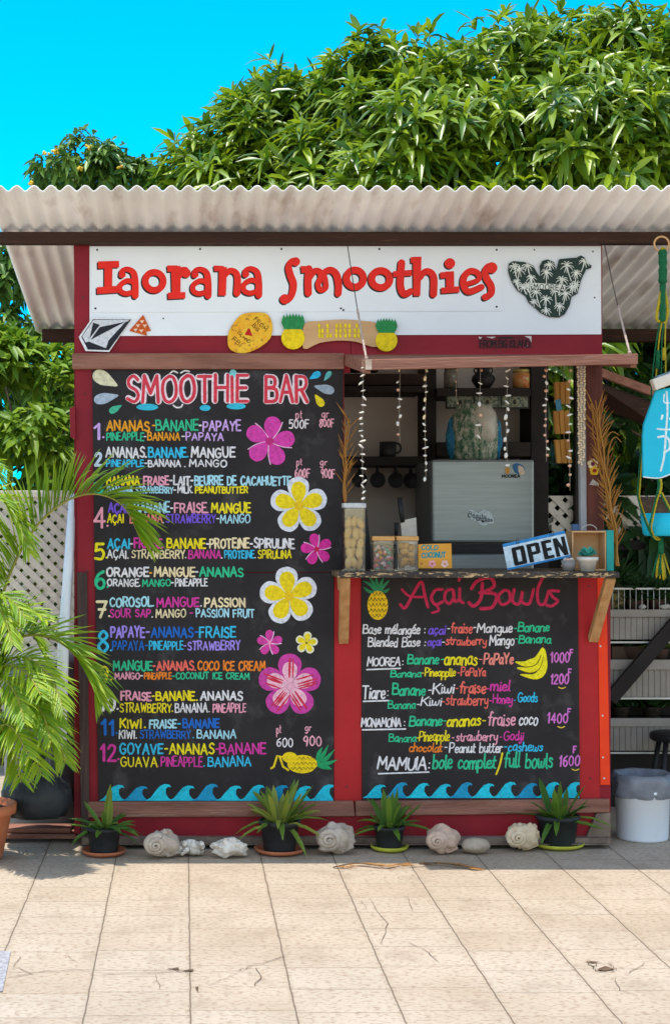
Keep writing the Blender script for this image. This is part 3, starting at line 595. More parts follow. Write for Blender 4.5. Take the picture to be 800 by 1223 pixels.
def in_poly(p, poly):
    c = False; n = len(poly)
    for i in range(n):
        a, d = poly[i], poly[i-1]
        if (a[1] > p[1]) != (d[1] > p[1]) and p[0] < (d[0]-a[0])*(p[1]-a[1])/(d[1]-a[1])+a[0]: c = not c
    return c
for (x, y, ln, lean) in [(300, 135, 90, -15), (350, 110, 90, 25), (372, 185, 95, -10), (462, 150, 95, 0), (585, 110, 90, 25), (640, 155, 70, -10), (555, 195, 90, -20), (350, 230, 70, 20), (400, 270, 90, 25), (460, 310, 80, -5), (515, 262, 80, 5), (575, 280, 60, -12), (540, 350, 55, 0), (385, 330, 30, 5), (460, 380, 30, 3), (640, 225, 40, -10), (690, 85, 60, -20), (270, 115, 70, 15), (285, 210, 45, 10), (480, 105, 30, 0), (615, 240, 30, 0), (325, 240, 40, 20)]:
    rr = random.uniform(30, 42)
    tr_ = [(x, y), (x+lean*.4, y+ln*.5), (x+lean, y+ln)]
    tr_ = [q for q in smooth(tr_, 4) if in_poly(q, outl)]
    if len(tr_) > 1: b.stroke([zi(q) for q in tr_], .65, -.018, wp, .0006)
    for k in range(9):
        a = 2*math.pi*k/9+random.uniform(-.2, .2); e = (x+rr*math.cos(a), y+rr*.85*math.sin(a)+8); mdl = (x+rr*.55*math.cos(a), y+rr*.5*math.sin(a)-3)
        q = [t for t in smooth([(x, y), mdl, e], 3) if in_poly(t, outl)]
        if len(q) > 1: b.stroke([zi(t) for t in q], list(np.linspace(.9, .35, len(q))), -.018, wp, .0006)
b.build('palm_print', isl)
b = MB(); b.prism([zi(q) for q in [(378, 212), (576, 224), (574, 258), (376, 246)]], -.0192, -.0185, wp)
text(b, 'MOOREA', 637, 674, 338.6, 345.6, .55, P('#1c201c'), -.0192, .01, tilt=.05, h=.0007, gap=.35); b.build('name_label', isl)
fs = thing('faded_sticker', 'faded torn dark sticker reading FROM BIG ISLAND on red band', 'sticker', W(603, 418))
b = MB(); b.prism([(571, 402), (634, 401), (635, 415), (572, 416)], -.0022, -.0005, M('peeling_sticker', (.10, .012, .016), (.15, .012, .02), scale=20, rough=.6, c3=(.5, .4, .38), s3=16, lo3=.68, hi3=.72))
b.prism([(596, 402.5), (612, 402), (614, 404), (594, 404.5)], -.0028, -.0022, P('#2a1a1c'))
text(b, 'FROM BIG ISLAND', 573, 633, 406, 415, .7, P('#24161a'), -.0022, .01, gap=.12)
for q in ([(571, 402), (576, 402.3), (573, 405)], [(580, 402), (592, 402), (588, 404)], [(626, 401.3), (634.5, 401), (634.6, 409), (632, 404)]): b.prism(q, -.003, -.0022, P('#d8c8c4'))
b.build('sticker_face', fs)

# ------------------------------------------------------------------ painted menu boards
YB = -.012
def petal_flower(b, cx, cy, r, outer, inner, Y, rot=-90, core=None, wid=.62, streak=None):
    for k in range(5):
        a = R(rot+72*k); ca, sa = math.cos(a), math.sin(a)
        def pp(sc, wd, off=.0):
            base = [(.08, 0), (.3, -.45), (.62, -.72), (.9, -.55), (1, -.12), (.97, .25), (.8, .6), (.5, .6), (.25, .35)]
            return [(cx+r*((off+u*sc)*ca-v*wd*sa*.62), cy+r*((off+u*sc)*sa+v*wd*ca*.62)) for u, v in smooth(base, 3, True)]
        b.prism(pp(1, wid*1.22 if inner else wid*1.2), Y-.0008-.00015*k, Y+.0005, P(outer))
        if inner: b.prism(pp(.84 if not streak else .74, wid*.84 if not streak else wid*.78, .0), Y-.0018-.00015*k, Y-.0006, P(inner))
        if streak:
            for j in range(4):
                u0, u1, v = .25, random.uniform(.75, .9), random.uniform(-.3, .3)*wid
                q = [(cx+r*(u*ca-v*sa), cy+r*(u*sa+v*ca)) for u in (u0, (u0+u1)/2, u1)]
                b.stroke(q, [.6, 1.5, .6], Y-.00175-.00015*k, P(streak), .0007)
        q = [(cx+r*(u*ca-v*sa), cy+r*(u*sa+v*ca)) for u, v in ((.12, .1), (.5, .42*wid), (.85, .52*wid))]
        if not inner: b.stroke(smooth(q, 3), .6, Y-.001, P('#f4c0dc'), .0008)
    if core: b.prism(circ(cx, cy, r*.16, n=12), Y-.0032, Y-.0015, P(core))
def wave_row(b, x0, x1, yb, n, h, Y):
    wv = [(-.05, 0), (.2, .18), (.4, .55), (.6, .88), (.82, 1), (1.02, .96), (1.1, .8), (.96, .84), (.86, .7), (.86, .42), (.98, .16), (1.18, 0)]
    st_ = (x1-x0)/n
    for i in range(n):
        hh = h*random.uniform(.88, 1.08)
        b.prism([(min(x1, max(x0, x0+(i+u*.98)*st_)), yb-v*hh) for u, v in wv], Y-.0008-.0004*(i % 3), Y+.0004, P(('#1fc0d8', '#1796c0', '#20c8dc')[i % 3]))
def drop(b, x, y, ang, ln, wd, col, Y):
    ca, sa = math.cos(R(ang)), math.sin(R(ang))
    b.prism([(x+ln*(u*ca)-wd*v*sa, y+ln*(u*sa)+wd*v*ca) for u, v in smooth([(-.5, 0), (-.4, -.38), (-.1, -.5), (.2, -.3), (.5, 0), (.2, .3), (-.1, .5), (-.4, .38)], 3, True)], Y-.001, Y+.0004, P(col))

smo = thing('smoothie_menu_board', 'tall black smoothie menu board with twelve handwritten colourful entries', 'menu board', W(256, 958))
b = MB(); b.prism([(110, 441.5), (410, 441.5), (408.5, 683), (113, 684)], YB, -.001, m_black); b.build('upper_panel', smo, bevel=.0015)
b = MB(); b.prism([(113.5, 685), (398.5, 684), (398.5, 957), (117.5, 958)], YB, -.001, m_black); b.build('lower_panel', smo, bevel=.0015)
b = MB()
tt = (('SMOOTHIE', 148, 300), ('BAR', 313, 371))
state = random.getstate()
for mat, rr, h_ in ((P('#f0dadf'), 4.1, .001), (P('#d83a4c'), 2.3, .002)):
    random.setstate(state)
    for s_, a, d in tt: text(b, s_, a+3, d-3, 446.5, 481, rr, mat, YB, .02, gap=.24, h=h_)
for x, y, rx, ry in ((176, 486, 13, 4), (245, 487, 6.5, 3.6), (282, 485, 11.5, 3.8)): b.prism(circ(x, y, rx, ry), YB-.001, YB+.0004, P('#35bcd8'))
drop(b, 126, 453, 28, 33, 17, '#d9d2b0', YB); drop(b, 127, 475, -12, 30, 13, '#a9b6c6', YB); drop(b, 138, 488, -30, 17, 8, '#46b892', YB)
drop(b, 278.5, 446.5, 80, 11, 8, '#7fd0d8', YB); drop(b, 376, 448.5, 150, 15, 8, '#2fb6e0', YB); drop(b, 391, 449, 125, 14, 6, '#5fb8b4', YB); drop(b, 387, 464, 195, 25, 11, '#98a8b8', YB); drop(b, 381, 478, 235, 17, 9, '#e8d21e', YB)
for q in ([(203, 446), (207, 443), (212, 445)], [(216, 445), (221, 442.5), (226, 443.5)], [(207, 484), (211, 486.5), (216, 486), (218, 483)]): b.stroke(smooth(q, 4), 1.0, YB, P('#e8e4e4'), .0012)
b.build('board_title', smo)
# line: number, then runs (text, colour, x0, x1) on the main row and on the translation row
LN = [
 (('1', 'l', 112, 121, 505, 525), (501.5, 515), [('ANANAS', 'o', 127, 179), ('-', 'o', 181, 186), ('BANANE', 'g', 186, 237), ('-', 'w', 237, 241), ('PAPAYE', 'l', 242, 288)], (516.5, 526.5), [('PINEAPPLE', 'g', 127, 172), ('-', 'w', 172, 175), ('BANANA', 'o', 176, 215), ('-', 'w', 216, 221), ('PAPAYA', 'l', 222, 267)]),
 (('2', 'lb', 113, 122, 540, 557), (534, 547), [('ANANAS', 'w', 126, 173), ('.', 'w', 173, 176), ('BANANE', 'c', 177, 223), ('.', 'c', 223, 226), ('MANGUE', 'w', 228, 281)], (549, 558), [('PINEAPPLE', 'c', 127, 172), ('-', 'w', 172, 176), ('BANANA', 'w', 177, 216), ('.', 'w', 220, 223), ('MANGO', 'w', 226, 271)]),
 (('3', 'g', 112, 123, 575, 591), (568.5, 580), [('BANANA', 'y', 127, 167), ('.', 'y', 167, 170), ('FRAISE', 'pk', 171, 202), ('-', 'w', 202, 206), ('LAIT', 'w', 207, 227), ('-', 'w', 227, 231), ('BEURRE DE CACAHUETTE', 'pc', 232, 348)], (581, 589.5), [('BANANA', 'pc', 128, 159), ('.', 'w', 159, 162), ('STRAWBERRY', 'pc', 162, 207), ('-', 'w', 207, 211), ('MILK', 'w', 212, 229), ('.', 'w', 229, 232), ('PEANUTBUTTER', 'y', 233, 296)]),
 (('4', 'pk', 112, 126, 605, 631), (600, 613), [('AÇAI', 'p', 129, 152), ('.', 'w', 153, 156), ('BANANE', 'pc', 160, 203), ('-', 'w', 203, 207), ('FRAISE', 'pk', 208, 247), ('.', 'pk', 247, 250), ('MANGUE', 'y', 252, 300)], (614, 625), [('AÇAI', 'y', 128, 148), ('BANANA', 'sal', 155, 194), ('.', 'w', 194, 197), ('STRAWBERRY', 'p', 198, 258), ('-', 'w', 258, 262), ('MANGO', 'pc', 263, 299)]),
 (('5', 'y', 113, 125, 648, 669), (643, 655.5), [('AÇAI', 'c', 128, 155), ('-', 'w', 155, 159), ('FRAISE', 'm', 160, 194), ('.', 'm', 194, 197), ('BANANE', 'y', 199, 246), ('-', 'w', 246, 250), ('PROTEINE', 'cr', 250, 298), ('-', 'w', 298, 302), ('SPIRULINE', 'w', 303, 352)], (657, 667.5), [('AÇAI', 'w', 128, 151), ('.', 'w', 152, 155), ('STRAWBERRY', 'cr', 157, 221), ('.', 'w', 221, 224), ('BANANA', 'm', 225, 264), ('.', 'w', 264, 267), ('PROTEINE', 'c', 268, 304), ('.', 'w', 304, 307), ('SPIRULINA', 'y', 308, 348)]),
 (('6', 'g', 113, 126, 681, 704), (677.5, 689.5), [('ORANGE', 'w', 127, 178), ('-', 'o', 178, 182), ('MANGUE', 'cr', 184, 233), ('-', 'w', 233, 237), ('ANANAS', 'g', 238, 291)], (691.5, 701), [('ORANGE', 'w', 128, 166), ('.', 'w', 166, 169), ('MANGO', 'g', 170, 204), ('-', 'w', 204, 208), ('PINEAPPLE', 'w', 209, 248)]),
 (('7', 'cr', 115, 128, 718, 739), (713.5, 725.5), [('COROSOL', 'pc', 131, 182), ('.', 'pc', 182, 185), ('MANGUE', 'm', 187, 238), ('.', 'w', 239, 242), ('PASSION', 'cr', 244, 293)], (727.5, 738), [('SOUR SAP', 'm', 131, 180), ('.', 'w', 181, 184), ('MANGO', 'cr', 186, 222), ('-', 'm', 226, 231), ('PASSION FRUIT', 'pc', 234, 304)]),
 (('8', 'c', 116, 130, 752, 780), (748.5, 762), [('PAPAYE', 'v', 132, 173), ('-', 'v', 174, 179), ('ANANAS', 'b', 180, 231), ('-', 'b', 232, 237), ('FRAISE', 'c', 238, 282)], (765.5, 777), [('PAPAYA', 'b', 134, 172), ('-', 'b', 173, 177), ('PINEAPPLE', 'c', 178, 219), ('-', 'v', 219, 223), ('STRAWBERRY', 'v', 224, 287)]),
 (('9', 'y', 118, 130, 795, 815), (789.5, 801.5), [('MANGUE', 'g', 135, 182), ('-', 'r', 182, 186), ('ANANAS', 'r', 187, 232), ('.', 'r', 232, 235), ('COCO ICE CREAM', 'or_', 236, 317)], (803.5, 812), [('MANGO', 'pk', 137, 167), ('-', 'w', 167, 171), ('PINEAPPLE', 'or_', 172, 205), ('-', 'g', 205, 209), ('COCONUT ICE CREAM', 'g', 210, 298)]),
 (('10', 'w', 119, 138, 831, 850), (826, 837.5), [('FRAISE', 'pk', 144, 181), ('-', 'y', 181, 185), ('BANANE', 'y', 186, 233), ('.', 'y', 234, 237), ('ANANAS', 'w', 239, 290)], (840, 851.5), [('STRAWBERRY', 'y', 143, 205), ('.', 'y', 205, 208), ('BANANA', 'w', 209, 248), ('.', 'w', 249, 252), ('PINEAPPLE', 'pk', 254, 294)]),
 (('11', 'b', 121, 137, 859, 879), (859, 870.5), [('KIWI', 'y', 143, 169), ('.', 'y', 172, 175), ('FRAISE', 'pc', 178, 211), ('-', 'c', 212, 216), ('BANANE', 'b', 218, 262)], (872.5, 883), [('KIWI', 'w', 142, 161), ('.', 'w', 162, 165), ('STRAWBERRY', 'b', 167, 228), ('.', 'c', 230, 233), ('BANANA', 'pc', 235, 282)]),
 (('12', 'm', 120, 139, 889, 910), (888, 901.5), [('GOYAVE', 'c', 143, 195), ('-', 'y', 196, 201), ('ANANAS', 'y', 202, 256), ('-', 'm', 257, 262), ('BANANE', 'm', 262, 318)], (904, 916.5), [('GUAVA', 'y', 144, 188), ('.', 'm', 188, 191), ('PINEAPPLE', 'm', 192, 242), ('.', 'c', 243, 246), ('BANANA', 'c', 248, 300)]),
]
for num, (a1, a2), r1, (b1, b2), r2 in LN:
    b = MB()
    text(b, num[0], num[2], num[3], num[4], num[5], 1.75, P(C[num[1]]), YB, .02); b.stroke([(num[3]+2.3, num[5]-3), (num[3]+2.6, num[5]-3)], 1.3, YB, P(C[num[1]]), .0012)
    for s_, c_, x_, X_ in r1: text(b, s_, x_, X_, a1, a2, random.uniform(1.08, 1.2), P(C[c_]), YB, .06)
    for s_, c_, x_, X_ in r2: text(b, s_, x_, X_, b1, b2, random.uniform(.82, .92), P(C[c_]), YB, .06)
    b.build('menu_entry', smo)
pk = P('#f2a8b6'); wt = P('#e9dfe2')
for rows in ((('pt', 353, 361, 489, 500, .6, pk), ('500F', 345, 369, 500.5, 512, .8, wt)), (('gr', 384, 393, 489, 499, .6, pk), ('800F', 381, 399, 500, 510.5, .8, pk)),
      (('pt', 354, 361, 547, 556, .6, pk), ('600F', 352, 370, 560, 571.5, .8, pk)), (('gr', 382, 391, 547, 556, .6, pk), ('900F', 383, 400, 560, 571.5, .8, pk)),
      (('pt', 330, 336, 866, 877, .6, pk), ('600', 330, 350, 881.5, 893, .9, wt)), (('gr', 364, 372, 865, 874, .6, pk), ('900', 362, 384, 879.5, 892, .9, pk))):
    b = MB()
    for s_, x_, X_, y_, Y_, r_, c_ in rows: text(b, s_, x_, X_, y_, Y_, r_, c_, YB, .05)
    b.build('price', smo)
for cx, cy, r, o_, i_, ro_, co, wd, sk in ((322, 527, 30, '#d43fa4', None, -78, '#c0287a', .66, None), (357, 604, 34.5, '#dcdde6', '#f6d414', -90, '#f0c418', .72, None), (378, 656, 19, '#e0309c', None, -100, '#d21e50', .62, None), (345, 712, 35, '#dfe0e8', '#f6d414', -95, '#f0c418', .74, None),
                               (322, 768, 15.5, '#d43f9c', None, -90, '#f090b8', .62, None), (366, 768, 13.5, '#e8e6c8', '#f4d41c', -80, None, .7, None), (346, 819, 38, '#c8409c', '#f0b4c6', -88, '#e8a8c0', .72, '#d02c48')):
    b = MB(); petal_flower(b, cx, cy, r, o_, i_, YB, ro_, co, wd, sk); b.build('painted_flower', smo)
b = MB(); b.prism(circ(361, 913, 18, 11), YB-.001, YB, P('#f2cc14')); b.prism(circ(346, 905, 9, 6.5), YB-.0013, YB, P('#f2cc14'))
for i in range(6):
    for j in range(3):
        x, y = 350+i*5+(j % 2)*2.5, 906+j*6
        b.stroke([(x-2.2, y-1), (x, y+1.6), (x+2.2, y-1)], .42, YB-.001, P('#4a3a08'), .0006)
for q in ([(338, 905), (331, 903), (327, 916), (324, 918)], [(344, 920), (338, 916), (334, 904)]): b.stroke(q, 1.4, YB, P('#f2cc14'), .0012)
for q in ([(379, 912), (386, 902), (392, 890)], [(380, 913), (390, 906), (399, 896)], [(380, 914), (392, 912), (402, 908)], [(380, 915), (390, 917), (396, 919)], [(379, 911), (381, 900), (385, 893)]): b.stroke(smooth(q, 4), [1.6, 2.2, 2.8, 2.8, 2.6, 2.2, 1.5, .8, .4], YB, P('#1f9a5e'), .0016)
b.build('painted_pineapple', smo)
b = MB(); wave_row(b, 118.5, 398, 956.8, 10, 19, YB); b.build('wave_border', smo)

aca = thing('bowl_menu_board', 'smaller black bowl menu board under the counter with crimson title', 'menu board', W(562, 953))
b = MB(); b.prism([(431.5, 688), (690, 687), (692.5, 954), (432.5, 956)], YB, -.001, m_black); b.build('board_panel', aca, bevel=.0015)
b = MB(); crm = P('#c4224e')
for q, r_ in (([(478, 722), (484, 726), (494, 708), (503, 695), (507, 710), (511, 725)], 1.9), ([(480, 704), (489, 712), (505, 713)], 1.6), ([(528, 704), (520, 705), (515, 714), (520, 722), (528, 719)], 2), ([(521, 723), (524, 729), (516, 732)], 1.6), ([(540, 704), (533, 706), (531, 716), (537, 721), (542, 712), (541, 704), (543, 718), (548, 716)], 1.9), ([(549, 703), (549, 716), (553, 720)], 1.9), ([(548, 693), (549, 690)], 1.9),
              ([(563, 703), (570, 694), (585, 690), (590, 700), (578, 707), (573, 708)], 2.2), ([(576, 697), (574, 715), (566, 724), (560, 720)], 2.2), ([(573, 708), (592, 710), (588, 725), (574, 727)], 2.2), ([(602, 705), (595, 712), (599, 722), (608, 718), (608, 707), (602, 705)], 1.9), ([(614, 704), (612, 718), (620, 721), (624, 706), (623, 718), (632, 721), (637, 704)], 1.9), ([(648, 690), (642, 704), (643, 720), (650, 721), (655, 706)], 1.9), ([(667, 706), (657, 706), (660, 713), (666, 718), (658, 724), (650, 721)], 1.9)):
    b.stroke(smooth(q, 5), r_, YB, crm, .0014)
b.build('board_title', aca)
b = MB(); b.prism(circ(451, 723, 12.3, 17.5), YB-.001, YB, P('#f2c316'))
for i in range(5):
    for j in range(5):
        x, y = 443+i*4.4-(j % 2)*2, 710+j*6.5
        if ((x-451)/11)**2+((y-723)/16)**2 < 1: b.stroke([(x-2.6, y-2), (x, y+1.5), (x+2.6, y-2)], .5, YB-.001, P('#3c2c08'), .0006)
for q in ([(451, 707), (450, 698), (449, 688)], [(449, 707), (443, 699), (434, 694)], [(453, 707), (459, 699), (465, 693)], [(447, 708), (440, 706), (434, 701)], [(455, 708), (461, 706), (465, 703)], [(452, 706), (455, 697), (458, 690)], [(449, 706), (446, 697), (441, 690)]): b.stroke(smooth(q, 4), [1.2, 1.7, 2, 2.1, 2, 1.8, 1.3, .8, .3], YB, P('#2a8a5c'), .0014)
b.build('painted_pineapple', aca)
AC = [
 [('Base mélangée :', 'w', 433, 508, 746, 758, 1.0), ('açai', 'p', 511, 532, 746, 758, 1.1), ('-', 'w', 533, 537, 746, 758, .9), ('fraise', 'r', 538, 564, 744, 757, 1.1), ('-', 'w', 564, 568, 744, 757, .9), ('Mangue', 'w', 569, 612, 743.5, 756, 1.05), ('-', 'g', 613, 617, 744, 757, .9), ('Banane', 'g', 618, 656, 743, 755, 1.15),
  ('Blended Base :', 'w', 439, 508, 761, 773, 1.0), ('açai', 'p', 510, 527, 761, 772, 1.0), ('-', 'w', 527, 531, 760, 772, .8), ('strawberry', 'r', 532, 581, 760, 771, 1.0), ('Mango', 'w', 584, 614, 758, 771, 1.05), ('-', 'g', 614, 618, 758, 770, .8), ('Banana', 'g', 619, 658, 758, 769, 1.15)],
 [('MOOREA', 'w', 438, 478, 785, 796, 1.05), (':', 'w', 480, 484, 785, 796, .9), ('Banane', 'g', 486, 524, 781, 794, 1.25), ('-', 'g', 525, 530, 781, 794, .9), ('ananas', 'y', 530, 570, 779, 795, 1.3), ('-', 'sal', 571, 576, 781, 794, .9), ('PaPaYe', 'sal', 577, 613, 780, 794, 1.3),
  ('Banana', 'g', 466, 503, 800, 809.5, 1.0), ('-', 'y', 503, 506, 800, 808, .8), ('Pineapplle', 'y', 507, 544, 798, 808.5, .95), ('-', 'r', 545, 549, 800, 808, .8), ('PaPaYa', 'r', 550, 580, 797, 808, 1.0)],
 [('Tiare', 'w', 432, 460, 818, 835, 1.2), (':', 'w', 462, 466, 820, 833, .9), ('Banane', 'g', 468, 508, 817, 831, 1.25), ('-', 'w', 510, 515, 817, 831, .9), ('Kiwi', 'w', 516, 542, 815, 829, 1.15), ('-', 'r', 543, 547, 817, 829, .9), ('fraise', 'r', 548, 580, 814, 829, 1.2), ('-', 'm', 580, 584, 816, 829, .9), ('miel', 'm', 585, 609, 812, 826, 1.2),
  ('Banana', 'g', 463, 496, 837, 847, .95), ('-', 'w', 497, 501, 837, 846, .8), ('Kiwi', 'w', 502, 527, 833, 844, .95), ('-', 'r', 527, 531, 834, 844, .8), ('strawberry', 'r', 532, 583, 829, 843, .95), ('-', 'm', 583, 587, 832, 842, .8), ('Honey', 'm', 588, 612, 829, 841, .95), ('.', 'c', 614, 617, 830, 838, .8), ('Goods', 'c', 618, 642, 827, 839, .95)],
 [('MONAMONA', 'w', 431, 479, 858, 869, 1.1), (':', 'w', 482, 486, 858, 869, .9), ('Banane', 'g', 488, 528, 855, 868, 1.3), ('-', 'g', 528, 532, 855, 868, .9), ('ananas', 'y', 533, 574, 853, 868, 1.3), ('-', 'y', 575, 580, 855, 867, .9), ('fraise', 'pk', 582, 615, 851, 868, 1.2), ('coco', 'w', 619, 642, 851, 867, 1.1),
  ('Banana', 'g', 464, 497, 877, 887, .9), ('-', 'y', 497, 500, 877, 886, .8), ('Pineapple', 'y', 500, 537, 873, 886, .9), ('-', 'pk', 539, 542, 877, 886, .8), ('strawberry', 'pk', 544, 594, 874, 886, .9), ('-', 'm', 596, 599, 876, 885, .8), ('Godji', 'm', 601, 625, 873, 885, .9),
  ('chocolat', 'or_', 488, 528, 888, 899, .95), ('-', 'w', 530, 534, 888, 898, .8), ('Peanut butter', 'w', 536, 600, 887, 900, .95), ('-', 'c', 601, 605, 888, 898, .8), ('cashews', 'c', 606, 648, 886, 898, .95)],
 [('MAMUIA', 'w', 450, 509, 904, 920, 1.35), (':', 'w', 511, 515, 905, 919, 1.1), ('bole complet', 'g', 516, 592, 901, 919, 1.35), ('/', 'y', 592, 599, 900, 922, 1.5), ('full bowls', 'g', 601, 660, 898, 918, 1.35)],
]
UL = [None, ((438, 800), (478, 798.5)), ((434, 838), (464, 837)), ((433, 872), (484, 871)), ((452, 924.5), (512, 922.5))]
for rows, ul in zip(AC, UL):
    b = MB()
    for s_, c_, x_, X_, y_, Y_, r_ in rows: text(b, s_, x_, X_, y_, Y_, r_*.88, P(C[c_]), YB, .06, slant=.12, gap=.16, cur=1)
    if ul: b.stroke([ul[0], ul[1]], .95, YB, P('#e8e6e8'), .001)
    b.build('menu_entry', aca)
mg = P('#d873c8')
for s_, x_, X_, y_, Y_, fx, fy, dx, dy in (('1000', 657, 680, 779, 792, 682, 779.5, 0, 0), ('1200', 657, 679, 805, 818, 680, 803.5, 671, 821), ('1400', 653, 678, 852, 865, 679, 850.5, 670, 868), ('1600', 667, 692, 902, 916, 686, 896, 687, 919)):
    b = MB(); text(b, s_, x_, X_, y_, Y_, .95, mg, YB, .05, slant=.1); text(b, 'F', fx-2, fx+2, fy-4.5, fy+4.5, .9, mg, YB, .05, slant=.1)
    if dx: b.stroke(smooth([(dx-4, dy), (dx, dy+1.5), (dx+4, dy)], 3), .7, YB, P('#e8c040'), .001)
    b.build('price', aca)
b = MB()
for k, q in enumerate(([(648, 774), (640, 788), (628, 793), (616, 791)], [(649, 775), (645, 793), (633, 800), (618, 798)], [(650, 776), (650, 797), (640, 808), (622, 806)])): b.stroke(smooth(q, 6), [.8]+list(np.linspace(1.5, 4.6, 9))+list(np.linspace(4.6, .8, 9)), YB-.0004*k, P('#f2e01c'), .0016)
for q in ([(646, 783), (640, 794), (628, 797), (618, 795)], [(649, 785), (644, 799), (634, 804), (624, 802)], [(649, 772), (648, 769)]): b.stroke(smooth(q, 4), .45, YB-.0016, P('#6a5408'), .0008)
b.build('painted_bananas', aca)
b = MB(); wave_row(b, 433, 692, 953.5, 10, 18, YB); b.build('wave_border', aca)
# ------------------------------------------------------------------ trees and shrubs
def crown_points(c, rad, n, lump, per, zmin=-.6, ymax=.5, seed=1):
    rg = random.Random(seed); P_, N_ = [], []
    while len(P_) < n*per:
        while True:
            d = Vector((rg.gauss(0, 1), rg.gauss(0, 1), rg.gauss(0, 1))).normalized()
            if d.z > zmin and d.y < ymax: break
        k_ = rg.uniform(.82, 1.03)
        lc = Vector((c[0]+d.x*rad[0]*k_, c[1]+d.y*rad[1]*k_, c[2]+d.z*rad[2]*k_)); lr = lump*rg.uniform(.6, 1.25)
        for _ in range(per):
            e = Vector((rg.gauss(0, 1)+d.x*.8, rg.gauss(0, 1)+d.y*.8, rg.gauss(0, 1)+d.z*.8+.25)).normalized()
            P_.append(lc+e*lr*rg.uniform(.55, 1.05)); N_.append((e+d*.35+Vector((0, 0, .3))).normalized())
    return P_, N_
def rosettes(mb, pts, nrm, mat, nl, ln, wd, droop, seed=1, spread=(.35, 1.25)):
    rg = np.random.default_rng(seed); N = len(pts)
    p = np.repeat(np.array([tuple(x) for x in pts]), nl, 0); nn = np.repeat(np.array([tuple(x) for x in nrm]), nl, 0)
    a = np.tile(np.arange(nl)*2.399, N)+np.repeat(rg.uniform(0, 6.28, N), nl); th = np.tile(np.linspace(spread[0], spread[1], nl), N)+rg.normal(0, .15, N*nl)
    h = np.where(np.abs(nn[:, 2:3]) < .9, np.array([[0, 0, 1.]]), np.array([[1., 0, 0]]))
    u = np.cross(nn, h); u /= np.linalg.norm(u, axis=1, keepdims=True); v = np.cross(nn, u)
    d = nn*np.cos(th)[:, None]+(u*np.cos(a)[:, None]+v*np.sin(a)[:, None])*np.sin(th)[:, None]
    L_ = rg.uniform(ln[0], ln[1], N*nl); base = p+nn*rg.uniform(-.03, .06, N*nl)[:, None]
    mb.leaves(base, d, nn+np.array([[0, 0, .4]]), L_, L_*wd, rg.uniform(droop[0], droop[1], N*nl), mat, prof=(.25, 1, .85, .03), ts=(0, .32, .68, 1))
def trunk_mesh(base, top, r, limbs, seed=0):
    rg = random.Random(seed); t = MB(); b_ = Vector(base); tp = Vector(top)
    path = [b_.lerp(tp, i/8)+Vector((rg.uniform(-.05, .05), rg.uniform(-.05, .05), 0))*(1 if i else 0) for i in range(9)]
    t.tube(path, [r*(1.35 if i == 0 else 1-.06*i) for i in range(9)], m_bark, 10)
    for L_ in limbs:
        st_ = path[rg.randint(5, 8)]; e = Vector(L_)
        pp = [st_.lerp(e, i/6)+Vector((rg.uniform(-.08, .08), rg.uniform(-.08, .08), rg.uniform(0, .1))) for i in range(7)]
        t.tube(pp, [r*.5*(1-.13*i) for i in range(7)], m_bark, 7)
    return t
mg_c, mg_r = (2.72, 4.7, 2.82), (3.12, 2.0, 2.28)
mango = thing('mango_tree', 'big mango tree with long glossy leaves rising behind the stall roof', 'tree', (2.7, 4.7, 0))
trunk_mesh((2.7, 4.7, 0), (2.7, 4.75, 2.2), .22, [(1, 4, 3.6), (2.2, 3.6, 4.2), (3.6, 3.6, 3.8), (4.6, 4.6, 3.6), (2.8, 5.2, 4.6), (.4, 4.9, 3.4)], 3).build('trunk', mango)
b = MB(); p_, n_ = crown_points(mg_c, mg_r, 200, .46, 27, -.45, .3, 11)
keep = [i for i, q in enumerate(p_) if q.x < 6.3 and q.z > .5]; p_ = [p_[i] for i in keep]; n_ = [n_[i] for i in keep]
rosettes(b, p_, n_, m_mango, 11, (.13, .25), .22, (.2, .85), 4, (.4, 1.45))
q_, r_ = crown_points((2.6, 4.9, 2.7), (2.9, 1.4, 1.95), 75, .6, 18, -.7, .6, 12)
rosettes(b, q_, r_, m_mango, 9, (.2, .3), .25, (.1, .5), 5)
b.build('crown', mango)
sm = thing('blossoming_tree', 'small-leaved tree with yellow blossoms at the left beyond the roof', 'tree', (-1.2, 5.3, 0))
trunk_mesh((-1.2, 5.3, 0), (-1.1, 5.3, 2.6), .1, [(-.6, 5.2, 4.1), (-1.0, 5.2, 4.2), (-1.6, 5.3, 3.3), (-.4, 5.3, 3.9)], 5).build('trunk', sm)
b = MB(); p_, n_ = [], []
for c_, r_, n__, k in (((-.88, 5.2, 4.42), (.30, .25, .13), 10, 21), ((-.62, 5.2, 4.25), (.3, .3, .2), 9, 22), ((-1.45, 5.4, 2.95), (.85, .4, .8), 110, 23)):
    a_, d_ = crown_points(c_, r_, n__, .16, 14, -.9, .8, k); p_ += a_; n_ += d_
rosettes(b, p_, n_, m_pot_leaf, 8, (.06, .12), .4, (.3, 1.0), 6, (.5, 1.6)); b.build('crown', sm)
rg = random.Random(5)
for i in range(7):
    b = MB(); q = Vector((-.95+rg.uniform(-.3, .5), 4.82+rg.uniform(-.05, .05), 4.42+rg.uniform(-.22, .14)))
    for k in range(5): b.ball(q+Vector((rg.uniform(-.02, .02), rg.uniform(-.02, .02), rg.uniform(-.015, .015))), .012, m_fruit, 7, 5)
    b.build('blossom', sm)
sh = thing('leafy_shrub', 'bright green leafy shrub at left between lattice and roof end', 'shrub', (-1.15, 2.5, 0))
trunk_mesh((-1.15, 2.5, 0), (-1.1, 2.5, 1.4), .05, [(-.8, 2.4, 2.1), (-1.4, 2.4, 2.0), (-1.1, 2.3, 2.3), (-.7, 2.4, 1.6)], 6).build('trunk', sh)
